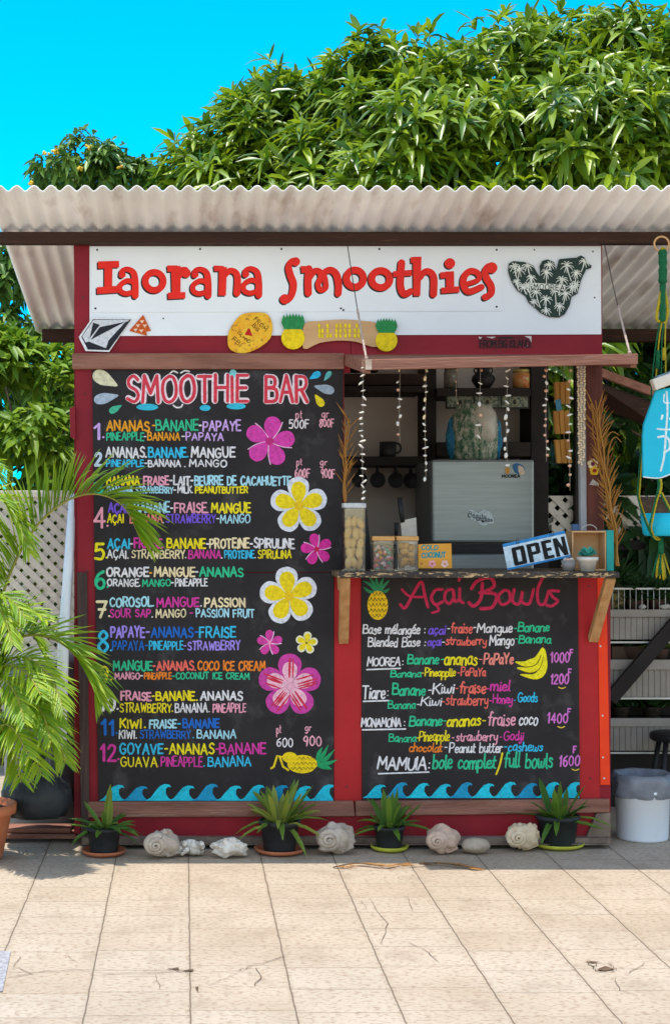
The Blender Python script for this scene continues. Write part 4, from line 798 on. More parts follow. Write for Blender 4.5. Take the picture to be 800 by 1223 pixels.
b = MB(); p_, n_ = crown_points((-1.15, 2.45, 1.95), (.7, .35, .72), 60, .19, 16, -.95, .7, 31)
rosettes(b, p_, n_, m_shrub, 8, (.08, .16), .34, (.2, .8), 7, (.4, 1.5)); b.build('crown', sh)
hd = thing('clipped_hedge', 'dark green hedge standing behind the left lattice', 'hedge', (-2.0, 5.6, 0))
b = MB(); p_, n_ = [], []
for i in range(60):
    c_ = (random.uniform(-4.2, .2), 5.6, random.uniform(.2, 2.7)); a_, d_ = crown_points(c_, (.25, .25, .25), 1, .35, 22, -1, 1, 100+i); p_ += a_; n_ += d_
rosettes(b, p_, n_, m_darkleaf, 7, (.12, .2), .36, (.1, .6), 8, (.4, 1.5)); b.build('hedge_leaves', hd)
hd2 = thing('tall_hedge', 'tall shade-darkened hedge closing the view behind the right end of the roof', 'hedge', (3.0, 3.6, 0))
b = MB(); p_, n_ = [], []
for i in range(85):
    c_ = (random.uniform(1.2, 5.2), 3.6, random.uniform(.2, 2.75)); a_, d_ = crown_points(c_, (.25, .2, .25), 1, .35, 20, -1, 1, 300+i); p_ += a_; n_ += d_
m_deep = M('shade_darkened_leaf', (.022, .05, .018), (.012, .03, .011), rough=.45, island=1)  # leaf colour darkened to stand in for shade on the tall hedge
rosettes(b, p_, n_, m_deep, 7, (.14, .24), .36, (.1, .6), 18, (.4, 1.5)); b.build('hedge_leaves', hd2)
sd_ = thing('shaded_shrub', 'dark glossy shrub in the shade right of the stall', 'shrub', (2.9, 1.62, 0))
trunk_mesh((2.9, 1.62, 0), (2.9, 1.62, 1.3), .05, [(2.6, 1.6, 2.1), (3.2, 1.6, 2.0), (2.9, 1.6, 2.2)], 8).build('trunk', sd_)
b = MB(); p_, n_ = crown_points((2.95, 1.62, 1.5), (.8, .1, .75), 46, .17, 11, -.95, 1, 41)
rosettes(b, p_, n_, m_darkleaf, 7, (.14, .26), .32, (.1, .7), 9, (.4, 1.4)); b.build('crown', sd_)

# ------------------------------------------------------------------ left side: lattice, pole, bins, palm
def lattice(mb, x0, x1, z0, z1, Y, pitch, wd, mat, th=.008):
    def clip(nx, nz, c, yy):
        # line nx*x+nz*z=c clipped to the rectangle, as a strip of width wd
        pts = []
        poly = [(x0, z0), (x1, z0), (x1, z1), (x0, z1)]
        for sgn, off in ((1, c-wd/2), (-1, -(c+wd/2))):
            o_ = []
            for i in range(len(poly)):
                a, d = poly[i], poly[(i+1) % len(poly)]
                fa, fd = sgn*(nx*a[0]+nz*a[1])-off, sgn*(nx*d[0]+nz*d[1])-off
                if fa >= 0: o_.append(a)
                if fa*fd < 0: t = fa/(fa-fd); o_.append((a[0]+(d[0]-a[0])*t, a[1]+(d[1]-a[1])*t))
            poly = o_
            if len(poly) < 3: return
        n = len(poly)
        ar = sum(poly[i][0]*poly[(i+1) % n][1]-poly[(i+1) % n][0]*poly[i][1] for i in range(n))
        if ar < 0: poly.reverse()
        vs = [(p[0], yy, p[1]) for p in poly]+[(p[0], yy+th, p[1]) for p in poly]
        mb.add(vs, [tuple(range(n)), tuple(range(2*n-1, n-1, -1))]+[(i, i+n, (i+1) % n+n, (i+1) % n) for i in range(n)], mat)
    q = math.sqrt(.5)
    for s_, yy in ((1, Y), (-1, Y+th+.0005)):
        cs = [q*x+s_*q*z for x in (x0, x1) for z in (z0, z1)]
        c = math.floor(min(cs)/pitch)*pitch
        while c < max(cs): clip(q, s_*q, c, yy); c += pitch
lf = thing('lattice_fence', 'sunlit cream lattice fence left of the stall behind the palm', 'fence', W(30, 900, .6))
b = MB(); lattice(b, -1.6, -.56, .62, W(0, 594, .6).z, .6, .0495, .032, m_lattice); b.build('lattice', lf)
b = MB(); zt_ = W(0, 594, .6).z; b.box(-1.6, -.55, .585, .63, zt_, zt_+.035, m_lattice); b.box(-1.6, -.55, .585, .63, .58, .62, m_lattice); b.box(-.56, -.52, .58, .635, 0, zt_+.03, m_lattice); b.box(-1.64, -1.6, .58, .635, 0, zt_+.03, m_lattice); b.build('fence_frame', lf, bevel=.003)
b = MB(); b.tube([W(72, 905, -.02), W(76, 760, 0), W(88, 586, .06)], [.030, .027, .021], m_pole, 12); b.build('leaning_pole', None, 'white plastic pole leaning against left corner of the stall', 'pole')
bn = thing('waste_bin', 'grey ribbed waste bin behind the palm at left corner', 'bin', W(62, 950, .3))
b = MB(); c_ = W(58, 0, .38); b.lathe((c_.x-.02, .42, 0), [(.0, .02), (.19, .02), (.2, .1), (.21, .4), (.22, .7), (.225, .82), (.21, .83)], m_bin, 28); b.build('body', bn)
b = MB(); b.lathe((c_.x-.02, .42, .83), [(.232, 0), (.236, .015), (.232, .035), (.12, .06), (0, .065)], m_bin, 28); b.build('lid', bn)
b = MB()
for a in range(4): b.bar((c_.x-.1+.06*a, .205, .2), (c_.x-.1+.06*a, .195, .72), .012, .012, m_bin, up=(0, 1, 0))
b.build('rib_panel', bn)
b = MB(); b.lathe(W(42, 978, -.12)+Vector((0, .1, 0)), [(0, 0), (.14, 0), (.17, .05), (.165, .12), (.13, .18), (.07, .21), (.03, .25), (.05, .29)], m_plasticblack, 24, wob=.28, seed=3); b.build('rubbish_bag', None, 'black rubbish bag slumped on the ground beside terracotta pot', 'bag')
b = MB(); a_ = gp(-60, 984); d_ = gp(90, 984); b.box(a_[0], d_[0]+.01, gp(0, 991)[1], gp(0, 979)[1], .0, .014, m_mat); b.build('ground_board', None, 'flat teal board lying on the ground left of the stall', 'board', bevel=.003)
b = MB()
for k, (z, x1_) in enumerate(((.02, .0), (.045, -.03))): b.box(-1.2, W(92, 0, .1).x+x1_, .05+.02*k, .17+.02*k, z, z+.022, m_plank)
b.build('loose_planks', None, 'short loose planks stacked on the ground behind the black bag', 'planks', bevel=.003)

palm = thing('potted_palm', 'yellow-green areca palm arching out of a terracotta pot at left', 'palm', (W(-29, 1003, -.3).x, -.3, 0))
YP = -.30
b = MB(); pc = W(-29, 1004, YP); b.lathe((pc.x, YP, 0), [(0, 0), (.115, 0), (.125, .02), (.165, .21), (.185, .215), (.188, .255), (.17, .258), (.165, .225), (0, .222)], m_terra, 32); b.build('pot', palm)
b = MB(); b.lathe((pc.x, YP, .224), [(.166, 0), (.1, .012), (0, .016)], m_soil, 20); b.build('soil', palm)
def frond(pts, dy, llen, sides=(1, 1), step=.016, start=.3, seed=0, i_=9, up=(0, -.35, 1), curl=.55):
    rg = random.Random(seed); b = MB()
    n = len(pts); path = [W(p[0], p[1], YP+dy*(i/(n-1))**1.3) for i, p in enumerate(pts)]
    path = [Vector(q) for q in smooth([tuple(p) for p in path], 8)]
    m = len(path); b.tube(path, [.0075*(1-i/m)+.0018 for i in range(m)], m_rachis, 6)
    seg = [0]
    for i in range(1, m): seg.append(seg[-1]+(path[i]-path[i-1]).length)
    B, Dv, U, Ls, Ws, Dr = [], [], [], [], [], []
    s_ = seg[-1]*start
    while s_ < seg[-1]:
        i = min(m-2, max(0, next(j for j in range(m) if seg[j] >= s_)-1)); t = (path[i+1]-path[i]).normalized()
        f = (s_-seg[-1]*start)/(seg[-1]*(1-start)); L_ = llen*(math.sin(math.pi*(.18+.78*f))**.6)
        upv = Vector(up); upv = (upv-t*upv.dot(t)).normalized(); sdv = t.cross(upv)
        for sg_ in (1, -1):
            d = (t*(.55+.5*f)+sdv*sg_*sides[0]+upv*.55*sides[1]*rg.uniform(.7, 1.2)+Vector((rg.uniform(-.12, .12), rg.uniform(-.12, .12), rg.uniform(-.1, .1)))).normalized()
            B.append(tuple(path[i].lerp(path[i+1], rg.random()))); Dv.append(tuple(d)); U.append(tuple(upv+Vector((0, -.3, 0)))); Ls.append(L_*rg.uniform(.85, 1.12)); Ws.append((.0155 if i_ < 2 else .013)*rg.uniform(.7, 1.2)); Dr.append(rg.uniform(.2, .8)*curl)
        s_ += step
    b.leaves(B, Dv, U, Ls, Ws, Dr, m_palm, prof=(.4, 1, .9, .6, .04), ts=(0, .2, .5, .78, 1))
    return b
FR = [([(-16, 935), (-8, 800), (2, 715), (30, 648), (62, 610), (95, 592), (125, 592), (150, 608), (168, 645)], -.05, .36, (.25, 1.7), .0145, .33),
      ([(-18, 935), (-8, 850), (6, 785), (32, 760), (68, 764), (96, 786), (112, 812), (121, 838)], -.1, .25, (.4, 1.0), .0155, .28),
      ([(-14, 935), (5, 880), (32, 852), (58, 858), (78, 884), (87, 912)], -.15, .19, (.6, .3), .017, .25),
      ([(-18, 935), (0, 860), (22, 822), (48, 820), (66, 842), (78, 875)], -.28, .2, (.8, .3), .017, .25),
      ([(-16, 935), (6, 900), (28, 882), (46, 892), (58, 925)], -.3, .18, (.8, .2), .017, .15),
      ([(-20, 935), (-38, 780), (-40, 660), (-20, 600), (8, 596), (30, 622), (44, 662)], -.1, .22, (.6, .8),   .017, .35),
      ([(-20, 935), (-30, 820), (-28, 745), (-5, 712), (20, 715), (40, 740)], -.3, .2, (.7, .6),   .017, .3),
      ([(-22, 935), (-60, 820), (-100, 700), (-130, 660), (-170, 680)], .1, .26, (.8, .7), .016, .35),
      ([(-22, 935), (-60, 880), (-110, 830), (-150, 850)], -.1, .24, (.8, .5), .016, .3),
      ([(-20, 935), (-14, 830), (0, 770), (18, 748), (45, 755), (62, 785)], .18, .2, (.7, .7), .014, .3),
      ([(-22, 935), (-50, 740), (-60, 600), (-40, 550), (-5, 552), (14, 580)], .25, .22, (.6, .9), .015, .4),
      ([(-18, 935), (-2, 890), (18, 862), (38, 866), (52, 898)], .2, .18, (.8, .5),   .017, .2),
      ([(-14, 935), (-4, 850), (4, 805), (22, 795), (44, 808), (58, 832)], -.4, .18, (.8, .5),   .017, .25),
      ([(-16, 935), (0, 905), (14, 892), (28, 906), (34, 935)], -.2, .16, (.9, .3),   .017, .15),
      ([(-18, 935), (-8, 850), (8, 800), (30, 785), (52, 792), (72, 815), (84, 845)], -.32, .2, (.7, .5), .013, .25),
      ([(-18, 935), (-12, 820), (0, 760), (20, 732), (44, 728), (66, 742)], -.25, .2, (.6, .8), .013, .3),
      ([(-18, 935), (-4, 880), (12, 840), (36, 832), (58, 850), (70, 885)], -.36, .18, (.7, .3), .013, .2),
      ([(-20, 935), (-10, 895), (8, 868), (26, 872), (44, 905)], -.4, .17, (.8, .2), .013, .2),
      ([(-20, 935), (-16, 860), (-6, 820), (12, 812), (28, 830), (38, 862)], -.42, .17, (.8, .3), .013, .2),
      ([(-20, 935), (-22, 800), (-14, 740), (0, 722), (14, 738), (24, 770)], -.38, .18, (.7, .4), .013, .25),
      ([(-18, 935), (4, 890), (30, 868), (60, 872), (82, 896)], .1, .17, (.8, .4), .013, .2)]
for i, (pts, dy, ll, sd2, stp, stt) in enumerate(FR): frond([(x-(9 if i > 1 else 3 if i else 0), y) for x, y in pts], dy, ll*(.92 if i > 1 else 1), sd2, stp, stt, 50+i, i).build('frond', palm)

# ------------------------------------------------------------------ potted plants and shells along the foot of the stall
def potted(cx, by, w_, ptop, sauc, leafmat, spec, label, seed, name='potted_plant'):
    d = F*HC/(by-HY); Y = d-D; s = S(Y); r = w_/2*s; h = (by-3-ptop)*s; x = (cx-CX)*s
    t = thing(name, label, 'plant', (x, Y, 0), 'potted plants in front of the stall')
    b = MB(); b.lathe((x, Y, 0), [(0, .004), (r*1.02, .004), (r*1.2, .012), (r*1.28, .024), (r*1.2, .026), (r*1.05, .014), (0, .012)], sauc, 28); b.build('saucer', t)
    b = MB(); b.lathe((x, Y, .013), [(0, 0), (r*.76, 0), (r*.80, .01), (r*.95, h*.86), (r*1.03, h*.86), (r*1.05, h), (r*.95, h+.002), (r*.9, h*.8), (0, h*.8)], m_plasticblack, 28); b.build('pot', t)
    b = MB(); b.lathe((x, Y, .013+h*.8), [(r*.9, 0), (r*.5, .008), (0, .01)], m_soil, 16); b.build('soil', t)
    b = MB(); rg = random.Random(seed); B, Dv, U, Ls, Ws, Dr, = [], [], [], [], [], []
    n, l0, l1, tilt, wd = spec
    for i in range(n):
        a = i*2.4+rg.uniform(-.4, .4); th = tilt[0]+(tilt[1]-tilt[0])*(i/n)+rg.uniform(-.12, .12); q = rg.uniform(.1, .5)*r
        B.append((x+math.cos(a)*q, Y+math.sin(a)*q, .013+h*.82+rg.uniform(0, .02))); Dv.append((math.cos(a)*math.sin(th), math.sin(a)*math.sin(th), math.cos(th)))
        U.append((0, -.2, 1) if th > .4 else (0, -1, .2)); Ls.append(rg.uniform(l0, l1)); Ws.append(wd*rg.uniform(.8, 1.25)); Dr.append(rg.uniform(.1, .75)*math.sin(th))
    b.leaves(B, Dv, U, Ls, Ws, Dr, leafmat, prof=(.35, .8, 1, .8, .05), ts=(0, .2, .5, .78, 1), fold=.3); b.build('foliage', t); return t
potted(124, 1021, 42, 988, m_terra, m_pot_leaf, (22, .13, .20, (.75, 1.5), .026), 'dark potted plant on terracotta saucer with one tall upright leaf', 1)
b = MB(); q = W(127, 985, -.18); b.leaves([tuple(q), tuple(q+Vector((.015, 0, 0)))], [(.1, -.05, 1), (.03, -.1, 1)], [(0, -1, 0)]*2, [.2, .15], [.035, .03], [.05, .05], m_pot_leaf2, prof=(.4, .9, 1, .7, .05), ts=(0, .2, .5, .78, 1)); b.build('tall_leaf', bpy.data.objects['potted_plant'])
potted(334, 1019, 48, 980, m_terra, m_pot_leaf2, (46, .16, .25, (.2, 1.45), .026), 'fullest potted plant, yellow-green strap leaves, wide black pot on terracotta saucer', 2)
potted(465, 1016, 36, 987, m_lime, m_pot_leaf, (28, .14, .22, (.1, 1.5), .025), 'potted plant in the smallest black pot on lime saucer between spiral shells', 3)
potted(666, 1012, 50, 974, m_lime, m_pot_leaf, (34, .16, .25, (.2, 1.5), .028), 'dark-leaved potted plant in wide pot on lime saucer below right corner', 4)

def conch(cx, by, wpx, hpx, label, seed, flip=1, spikes=0, kind='spiral', mat=None):
    mat = mat or m_shell; d = F*HC/(by-HY); Y = d-D-.02; s = S(Y); rg = random.Random(seed)
    x = (cx-CX)*s; w2, h2 = wpx*s/2, hpx*s/2; b = MB()
    if kind == 'spiral':
        # body whorl, flared to one side, and coiled spire facing the viewer
        cxs = x-flip*w2*.22; rs = min(w2*.72, h2*1.0)
        b.ball((x+flip*w2*.18, Y+.02, h2*.92), (w2*.86, h2*.8, h2*.95), mat, 26, 18, .34, seed)
        U_, V_ = 64, 10; vs = []
        for i in range(U_+1):
            u = i/U_; ang = flip*u*2*math.pi*2.9+rg.random()*.02+seed; rr = rs*(.06+.60*(1-u)**.9) if False else rs*(.64*(1-u)**1.15+.04)
            tr_ = rr*.44+.002; cy = Y-.012-rs*.75*u**.9
            for k in range(V_):
                a = 2*math.pi*k/V_; nz = 1+.22*noise.noise(Vector((u*30+seed, math.cos(a)*1.5, math.sin(a)*1.5)))
                q = rr+tr_*math.cos(a)*nz
                vs.append((cxs+math.cos(ang)*q, cy+tr_*math.sin(a)*nz, h2*.95+math.sin(ang)*q*.92))
        b.add(vs, [(i*V_+k, i*V_+(k+1) % V_, (i+1)*V_+(k+1) % V_, (i+1)*V_+k) for i in range(U_) for k in range(V_)], mat, True)
        for i in range(spikes):
            a = -2.2+4.4*i/max(1, spikes-1); c_ = Vector((x+flip*w2*.25+math.sin(a)*w2*.66, Y, h2+math.cos(a)*h2*.78)); b.ball(c_, (w2*.17, .012, w2*.19), mat, 8, 6, .4, seed+i)
        lip = [(x+flip*w2*t, Y+.0, h2*(.25+.15*math.sin(t*9))) for t in np.linspace(-.1, .98, 9)]
        b.tube(lip, [.009*(1+.5*math.sin(i*2.1)) for i in range(9)], mat, 7)
    elif kind == 'coral':
        for i in range(46): b.ball((x+rg.uniform(-.85, .85)*w2, Y+rg.uniform(-.03, .02), h2*(.25+rg.random()*1.45)*(1-.35*rg.random())), rg.uniform(.009, .017), mat, 8, 6, .4, i)
        b.ball((x, Y+.01, h2*.8), (w2*.85, .03, h2*.75), mat, 16, 10, .4, seed)
    elif kind == 'rough':
        b.ball((x, Y, h2*.7), (w2, .045, h2*.8), mat, 30, 20, .55, seed)
        for i in range(9): b.ball((x+rg.uniform(-.8, .6)*w2, Y-.02, h2*rg.uniform(.4, 1.4)), (rg.uniform(.01, .02), .012, rg.uniform(.012, .026)), mat, 8, 6, .5, i)
    else:
        b.ball((x, Y, h2), (w2, .05, h2), mat, 26, 16, .12, seed)
    a_, d_ = b.bounds(); b.v = [(v[0], v[1], v[2]-a_[2]+.001) for v in b.v]
    return b.build('seashell' if kind != 'stone' else 'round_stone', None, label, 'shell' if kind != 'stone' else 'stone', 'shells and stones along the foot of the stall')
m_sw = M('white_reef_shell', (.74, .69, .61), (.5, .42, .34), scale=20, rough=.8, bump=.9, bscale=50, c3=(.3, .23, .17), s3=26, lo3=.58, hi3=.7)
conch(191, 1025, 46, 33, 'grey-brown spiral shell beside the leftmost potted plant', 1, 1, 3)
conch(228, 1022, 34, 23, 'knobbly coral-like white shell touching a spiral shell', 2, 1, 0, 'coral', m_sw)
conch(274, 1024, 41, 25, 'low whitish rough shell left of the fullest potted plant', 3, 1, 0, 'rough', m_sw)
conch(397, 1021, 52, 36, 'largest grey spiral shell right of the fullest potted plant', 4, 1, 2)
m_sp = M('pinkish_spiral_shell', (.60, .44, .34), (.42, .26, .18), scale=8, rough=.65, bump=.6, bscale=40, c3=(.36, .2, .14), s3=18, lo3=.58, hi3=.75)
conch(525, 1020, 44, 34, 'pinkish spiral shell between smallest potted plant and round stone', 5, 1, 0, 'spiral', m_sp)
conch(568, 1019, 34, 19, 'smooth rounded stone lying between two spiral shells', 6, 1, 0, 'stone', m_stone)
m_sq = M('cream_spiky_shell', (.66, .54, .38), (.5, .34, .2), scale=8, rough=.65, bump=.6, bscale=40, c3=(.42, .26, .15), s3=18, lo3=.6, hi3=.75)
conch(621, 1017, 44, 33, 'cream shell with blunt spikes beside the rightmost potted plant', 7, 1, 6, 'spiral', m_sq)

# ------------------------------------------------------------------ inside the stall
shelf = thing('wall_shelving', 'dark timber wall shelving at the back of the stall', 'shelving', W(520, 900, 1.2))
YI = 1.2
b = MB()
for x0_, x1_ in ((508, 521), (634, 655)): b.prism([(x0_, 420), (x1_, 420), (x1_, 700), (x0_, 700)], YI-.06, 1.43, m_dark)
b.build('upright', shelf, bevel=.003)
for (x0_, x1_, y0_, y1_, dp) in ((405, 507.5, 461, 468, .2), (521.5, 633.5, 463, 473, .2), (405, 507.5, 545, 556, .18), (521.5, 633.5, 528, 545, .16)):
    b = MB(); b.prism(rect(x0_, y0_, x1_, y1_), YI-dp+.05, 1.43, m_dark); b.build('board', shelf, bevel=.003)
b = MB(); b.prism(rect(405, 446, 507, 460), YI-.1, YI+.0, m_beam); b.build('front_strip', shelf, bevel=.003)
mug = thing('black_mug', 'black mug standing on the lower left shelf', 'mug', W(463, 545, 1.1))
c_ = W(463, 545, 1.1); b = MB(); b.lathe(c_, [(0, 0), (.042, 0), (.046, .01), (.046, .08), (.042, .08), (.04, .02), (0, .015)], m_blackmat, 20); b.build('body', mug)
b = MB(); b.tube([(c_.x+.046+.026*math.sin(a), c_.y, c_.z+.045-.028*math.cos(a)) for a in np.linspace(0, math.pi, 9)], .006, m_blackmat, 6); b.build('handle', mug)
lb3 = {0: 'leftmost small black pan hanging under the shelf behind shell garland', 1: 'second black pan from the left under the shelf', 2: 'third black pan from the left under the shelf', 3: 'black pan hanging nearest the fridge'}
def make_pan():
    c = W(450, 574, 1.1); t = thing('hanging_pan', lb3[0], 'pan', c, 'black pans hanging under the shelf')
    b = MB(); prof = [(0, 0), (.036, 0), (.042, .012), (.043, .016), (.038, .012), (0, .006)]
    vs = []; n = 24
    for r_, z_ in prof:
        for k in range(n): a = 2*math.pi*k/n; vs.append((c.x+math.cos(a)*r_, c.y-z_*1.2, c.z+math.sin(a)*r_))
    b.add(vs, [(i*n+k, i*n+(k+1) % n, (i+1)*n+(k+1) % n, (i+1)*n+k) for i in range(len(prof)-1) for k in range(n)], m_blackmat, True); b.build('body', t)
    b = MB(); b.tube([(c.x, c.y-.01, c.z+.04), (c.x, c.y-.012, c.z+.06), (c.x, c.y-.01, c.z+.085)], [.011, .008, .009], m_blackmat, 8); b.build('handle', t); return t
pan0 = make_pan()
def dup(root, loc, label=None, rot=None, scale=None):
    r_ = root.copy(); COL.objects.link(r_); r_.location = loc
    if label: r_['label'] = label
    if rot: r_.rotation_euler = rot
    if scale: r_.scale = scale
    for ch in list(root.children):
        c = ch.copy(); COL.objects.link(c); c.parent = r_
        for g_ in list(ch.children): d = g_.copy(); COL.objects.link(d); d.parent = c
    return r_
pan0.location = W(429, 573, 1.1)
for i, x in enumerate((450.5, 472, 490)): dup(pan0, W(x, 573.5+random.uniform(-.5, .5), 1.1), lb3[i+1])
fr = thing('steel_fridge', 'grey steel fridge with stickers standing inside the stall', 'fridge', (W(577, 600, .55).x, .85, 0))
xa, xb = W(516, 0, .55).x, W(638, 0, .55).x; zt2 = W(0, 549, .55).z; zm = W(0, 648, .55).z
b = MB(); b.box(xa, xb, .60, 1.15, .04, zt2-.004, M('fridge_side_grey', (.18, .19, .19), rough=.5)); b.build('cabinet', fr, bevel=.008)
b = MB(); b.box(xa, xb, .55, .597, zm, zt2, m_steel); dr = b.build('door', fr, bevel=.012)
b = MB(); b.box(xa, xb, .555, .597, .06, zm-.06, m_steel); b.build('door', fr, bevel=.012)
b = MB(); b.box(xa+.01, xb-.01, .57, .60, zm-.052, zm-.008, m_blackmat); b.build('grip_recess', fr)
b = MB(); zz = lambda q: (545+q[0]*.08125, 590+q[1]*.08125)
b.prism([zz(q) for q in smooth([(165, 260), (240, 235), (320, 275), (400, 235), (490, 262), (530, 330), (548, 430), (470, 440), (410, 468), (340, 440), (290, 395), (230, 385)], 3, True)], .5475, .5495, P('#c8d2d2'))
ink = P('#1c2022'); text(b, 'Beauty', 559, 580, 611, 618, .42, ink, .5475, .03, slant=.2, tilt=.12, h=.0008); text(b, 'Hunters', 565, 587, 616, 622, .42, ink, .5475, .03, slant=.2, tilt=.08, h=.0008)
b.prism([zz(q) for q in ((368, 385), (528, 368), (530, 405), (370, 420))], .547, .5475, ink); text(b, 'SURF', 577, 587, 621, 623.6, .35, P('#aab4b4'), .547, .01, h=.0006); b.build('sticker', dr)
b = MB()
b.prism(circ(606, 562, 3, 4), .5465, .5498, P('#d89a48')); b.prism(smooth([(612, 556), (617, 553), (624, 556), (627, 562), (622, 567), (615, 564)], 3, True), .5468, .5498, P('#3a6c98')); b.prism(smooth([(619, 556), (625, 559), (626, 566), (620, 566)], 3, True), .5458, .5466, P('#d8c0a8')); text(b, 'MOOREA', 599, 621, 567, 571, .6, ink, .5496, .02, h=.0006); b.build('magnet', dr)
jar_t = thing('juice_dispenser', 'big glass dispenser wrapped in tropical cloth on top of the fridge', 'jar', (W(566, 0, .8).x, .8, zt2))
cx_ = W(566, 0, .8).x; h_ = .30
b = MB(); b.lathe((cx_, .8, zt2), [(0, .0), (.10, 0), (.118, .02), (.124, .08), (.126, .18), (.116, .24), (.098, .275), (.092, .30), (.0, .30)], m_cloth, 32, wob=.06, seed=5); b.build('cloth_wrap', jar_t)
m_blu = M('blue_print_cloth', (.02, .14, .26), (.04, .3, .4), scale=30, rough=.7, lo=.55, hi=.6)
for sx_ in (-1, 1): b = MB(); b.ball((cx_+sx_*.120, .80, zt2+.12), (.026, .05, .105), m_blu, 18, 12, .35, 3+sx_); b.build('blue_cloth', jar_t)
b = MB(); b.lathe((cx_+.03, .75, zt2+.10), [(.0, .0), (.068, 0), (.076, .03), (.076, .15), (.05, .19), (0, .2)], M('misted_glass', (.55, .5, .42), (.4, .36, .3), scale=9, rough=.2, alpha=1), 24, wob=.05); b.build('glass_neck', jar_t)
bnk = thing('banknote_strip', 'strip of banknotes pinned on the back wall above the dispenser', 'banknotes', W(583, 487, 1.05))
b = MB(); b.prism(rect(532, 471, 632, 488), 1.07, 1.08, M('dark_mount', (.05, .05, .04), rough=.8)); b.build('mount_board', bnk)
for i in range(3):
    b = MB(); x = 534+i*32.5; b.prism(rect(x, 473, x+31, 486), 1.062, 1.0695, m_note); b.prism(circ(x+15.5, 479.5, 4, 5.2, n=16), 1.0605, 1.0618, P('#8f8a70')); b.prism(circ(x+15.5, 480, 2.2, 3.2, n=12), 1.0595, 1.0604, P('#3c3a30'))
    for dx in (3, 26): b.prism(circ(x+dx, 476, 1.6, n=8), 1.0605, 1.0618, P('#8f8a70'))
    b.build('banknote', bnk)
def jarlike(name, cx, by, Y, r_px, h_px, label, cat, content_mat, lidmat, square=False):
    c = W(cx, by, Y); s = S(Y); r, h = r_px*s, h_px*s; t = thing(name, label, cat, c)
    return t, c, r, h
t, c_, r_, h_ = jarlike('glass_jar', 538, 463, 1.12, 8, 22, 'plain glass jar on the upper shelf left of black clay pot', 'jar', None, None)
b = MB(); b.lathe(c_, [(0, 0), (r_, 0), (r_, h_*.85), (r_*.9, h_*.9), (r_*.9, h_), (0, h_)], M('grain_filled_glass', (.22, .19, .14), (.12, .1, .08), scale=40, rough=.15, coat=.5), 20); b.build('body', t)
b = MB(); b.lathe(c_+Vector((0, 0, h_)), [(0, 0), (r_*.95, 0), (r_*.95, .014), (0, .014)], m_dark, 16); b.build('lid', t)
t, c_, r_, h_ = jarlike('clay_pot', 577, 463, 1.12, 14, 24, 'round black clay pot with flared neck on the upper shelf', 'pot', None, None)
b = MB(); b.lathe(c_, [(0, 0), (r_*.6, 0), (r_, h_*.35), (r_*.95, h_*.55), (r_*.55, h_*.8), (r_*.5, h_*.86), (r_*.72, h_), (r_*.62, h_), (r_*.4, h_*.8), (0, h_*.7)], m_blackmat, 24); b.build('body', t)
b = MB()
for sg_ in (-1, 1): b.tube([(c_.x+sg_*(r_*.6+.012*math.sin(a)), c_.y, c_.z+h_*.86-.014*math.cos(a)) for a in np.linspace(0, math.pi, 7)], .004, m_blackmat, 6)
b.build('handle', t)
t, c_, r_, h_ = jarlike('preserve_jar', 622, 464, 1.12, 10, 22, 'golden jar of preserved fruit on the upper shelf near the dark upright', 'jar', None, None)
b = MB(); b.lathe(c_, [(0, 0), (r_, 0), (r_*1.02, h_*.8), (r_*.9, h_*.86)], M('golden_preserve', (.42, .27, .07), (.5, .12, .04), scale=30, rough=.15, coat=.5, c3=(.55, .45, .1), s3=30), 20); b.build('body', t)
b = MB(); b.lathe(c_+Vector((0, 0, h_*.86)), [(0, 0), (r_*.96, 0), (r_*.98, .018), (0, .02)], M('brass_lid', (.45, .32, .1), rough=.4, metal=.6), 18); b.build('lid', t)
for i, (x, y, r_, lab) in enumerate(((424, 445, .05, 'dark bowl at the left end of the top shelf strip'), (446, 445, .042, 'smaller dark bowl on the top shelf strip'))):
    b = MB(); b.lathe(W(x, y, YI-.02), [(0, 0), (r_*.5, 0), (r_*.9, .02), (r_, .045), (r_*.95, .045), (r_*.8, .02), (0, .008)], m_blackmat, 20); b.build('dark_bowl', None, lab, 'bowl')
# counter behind, right of the fridge
b = MB(); b.prism([(405, 652), (515, 652), (515, 700), (405, 700)], .62, 1.2, m_dark); b.build('work_bench', None, 'dark work bench inside the stall left of the fridge', 'bench', bevel=.004)
lr = thing('garden_lattice', 'shaded cream lattice panel behind the right end of the stall', 'fence', W(715, 900, 1.35))
b = MB(); YL = 1.35; lattice(b, W(645, 0, YL).x, 3.6, W(0, 645, YL).z, W(0, 592, YL).z, YL, .062, .037, m_lattice); b.build('lattice', lr)
b = MB(); b.box(W(640, 0, YL).x, 3.6, YL-.02, YL+.03, W(0, 657, YL).z, W(0, 645.5, YL).z, m_dark); b.build('bottom_beam', lr, bevel=.003)
b = MB(); b.box(W(684, 0, YL).x, W(702, 0, YL).x, YL-.05, YL-.003, 0, 2.5, m_dark); b.box(W(640, 0, YL).x, W(648, 0, YL).x, YL-.05, YL-.003, 0, 2.5, m_dark); b.build('post', lr, bevel=.003)
b = MB(); b.box(W(640, 0, 1.45).x, 4.2, 1.44, 1.47, 0, W(0, 657, YL).z, m_dark); b.build('lower_boarding', lr)
bd = MB(); bd.bar(W(704, 440, .75), W(800, 476, .9), .03, .045, m_plank); bd.build('sloping_rail', None, 'reddish sloping timber rail right of the stall post', 'rail', bevel=.004)
b = MB(); b.add([tuple(W(*q, Y_)) for q, Y_ in (((705, 452), .8), ((800, 488), .95), ((800, 516), 1.0), ((722, 487), 1.0))], [(0, 1, 2, 3)], m_beam); sb = b.build('sloping_board', None, 'wide dark sloping board below the reddish rail', 'board'); so = sb.modifiers.new('t', 'SOLIDIFY'); so.thickness = .02
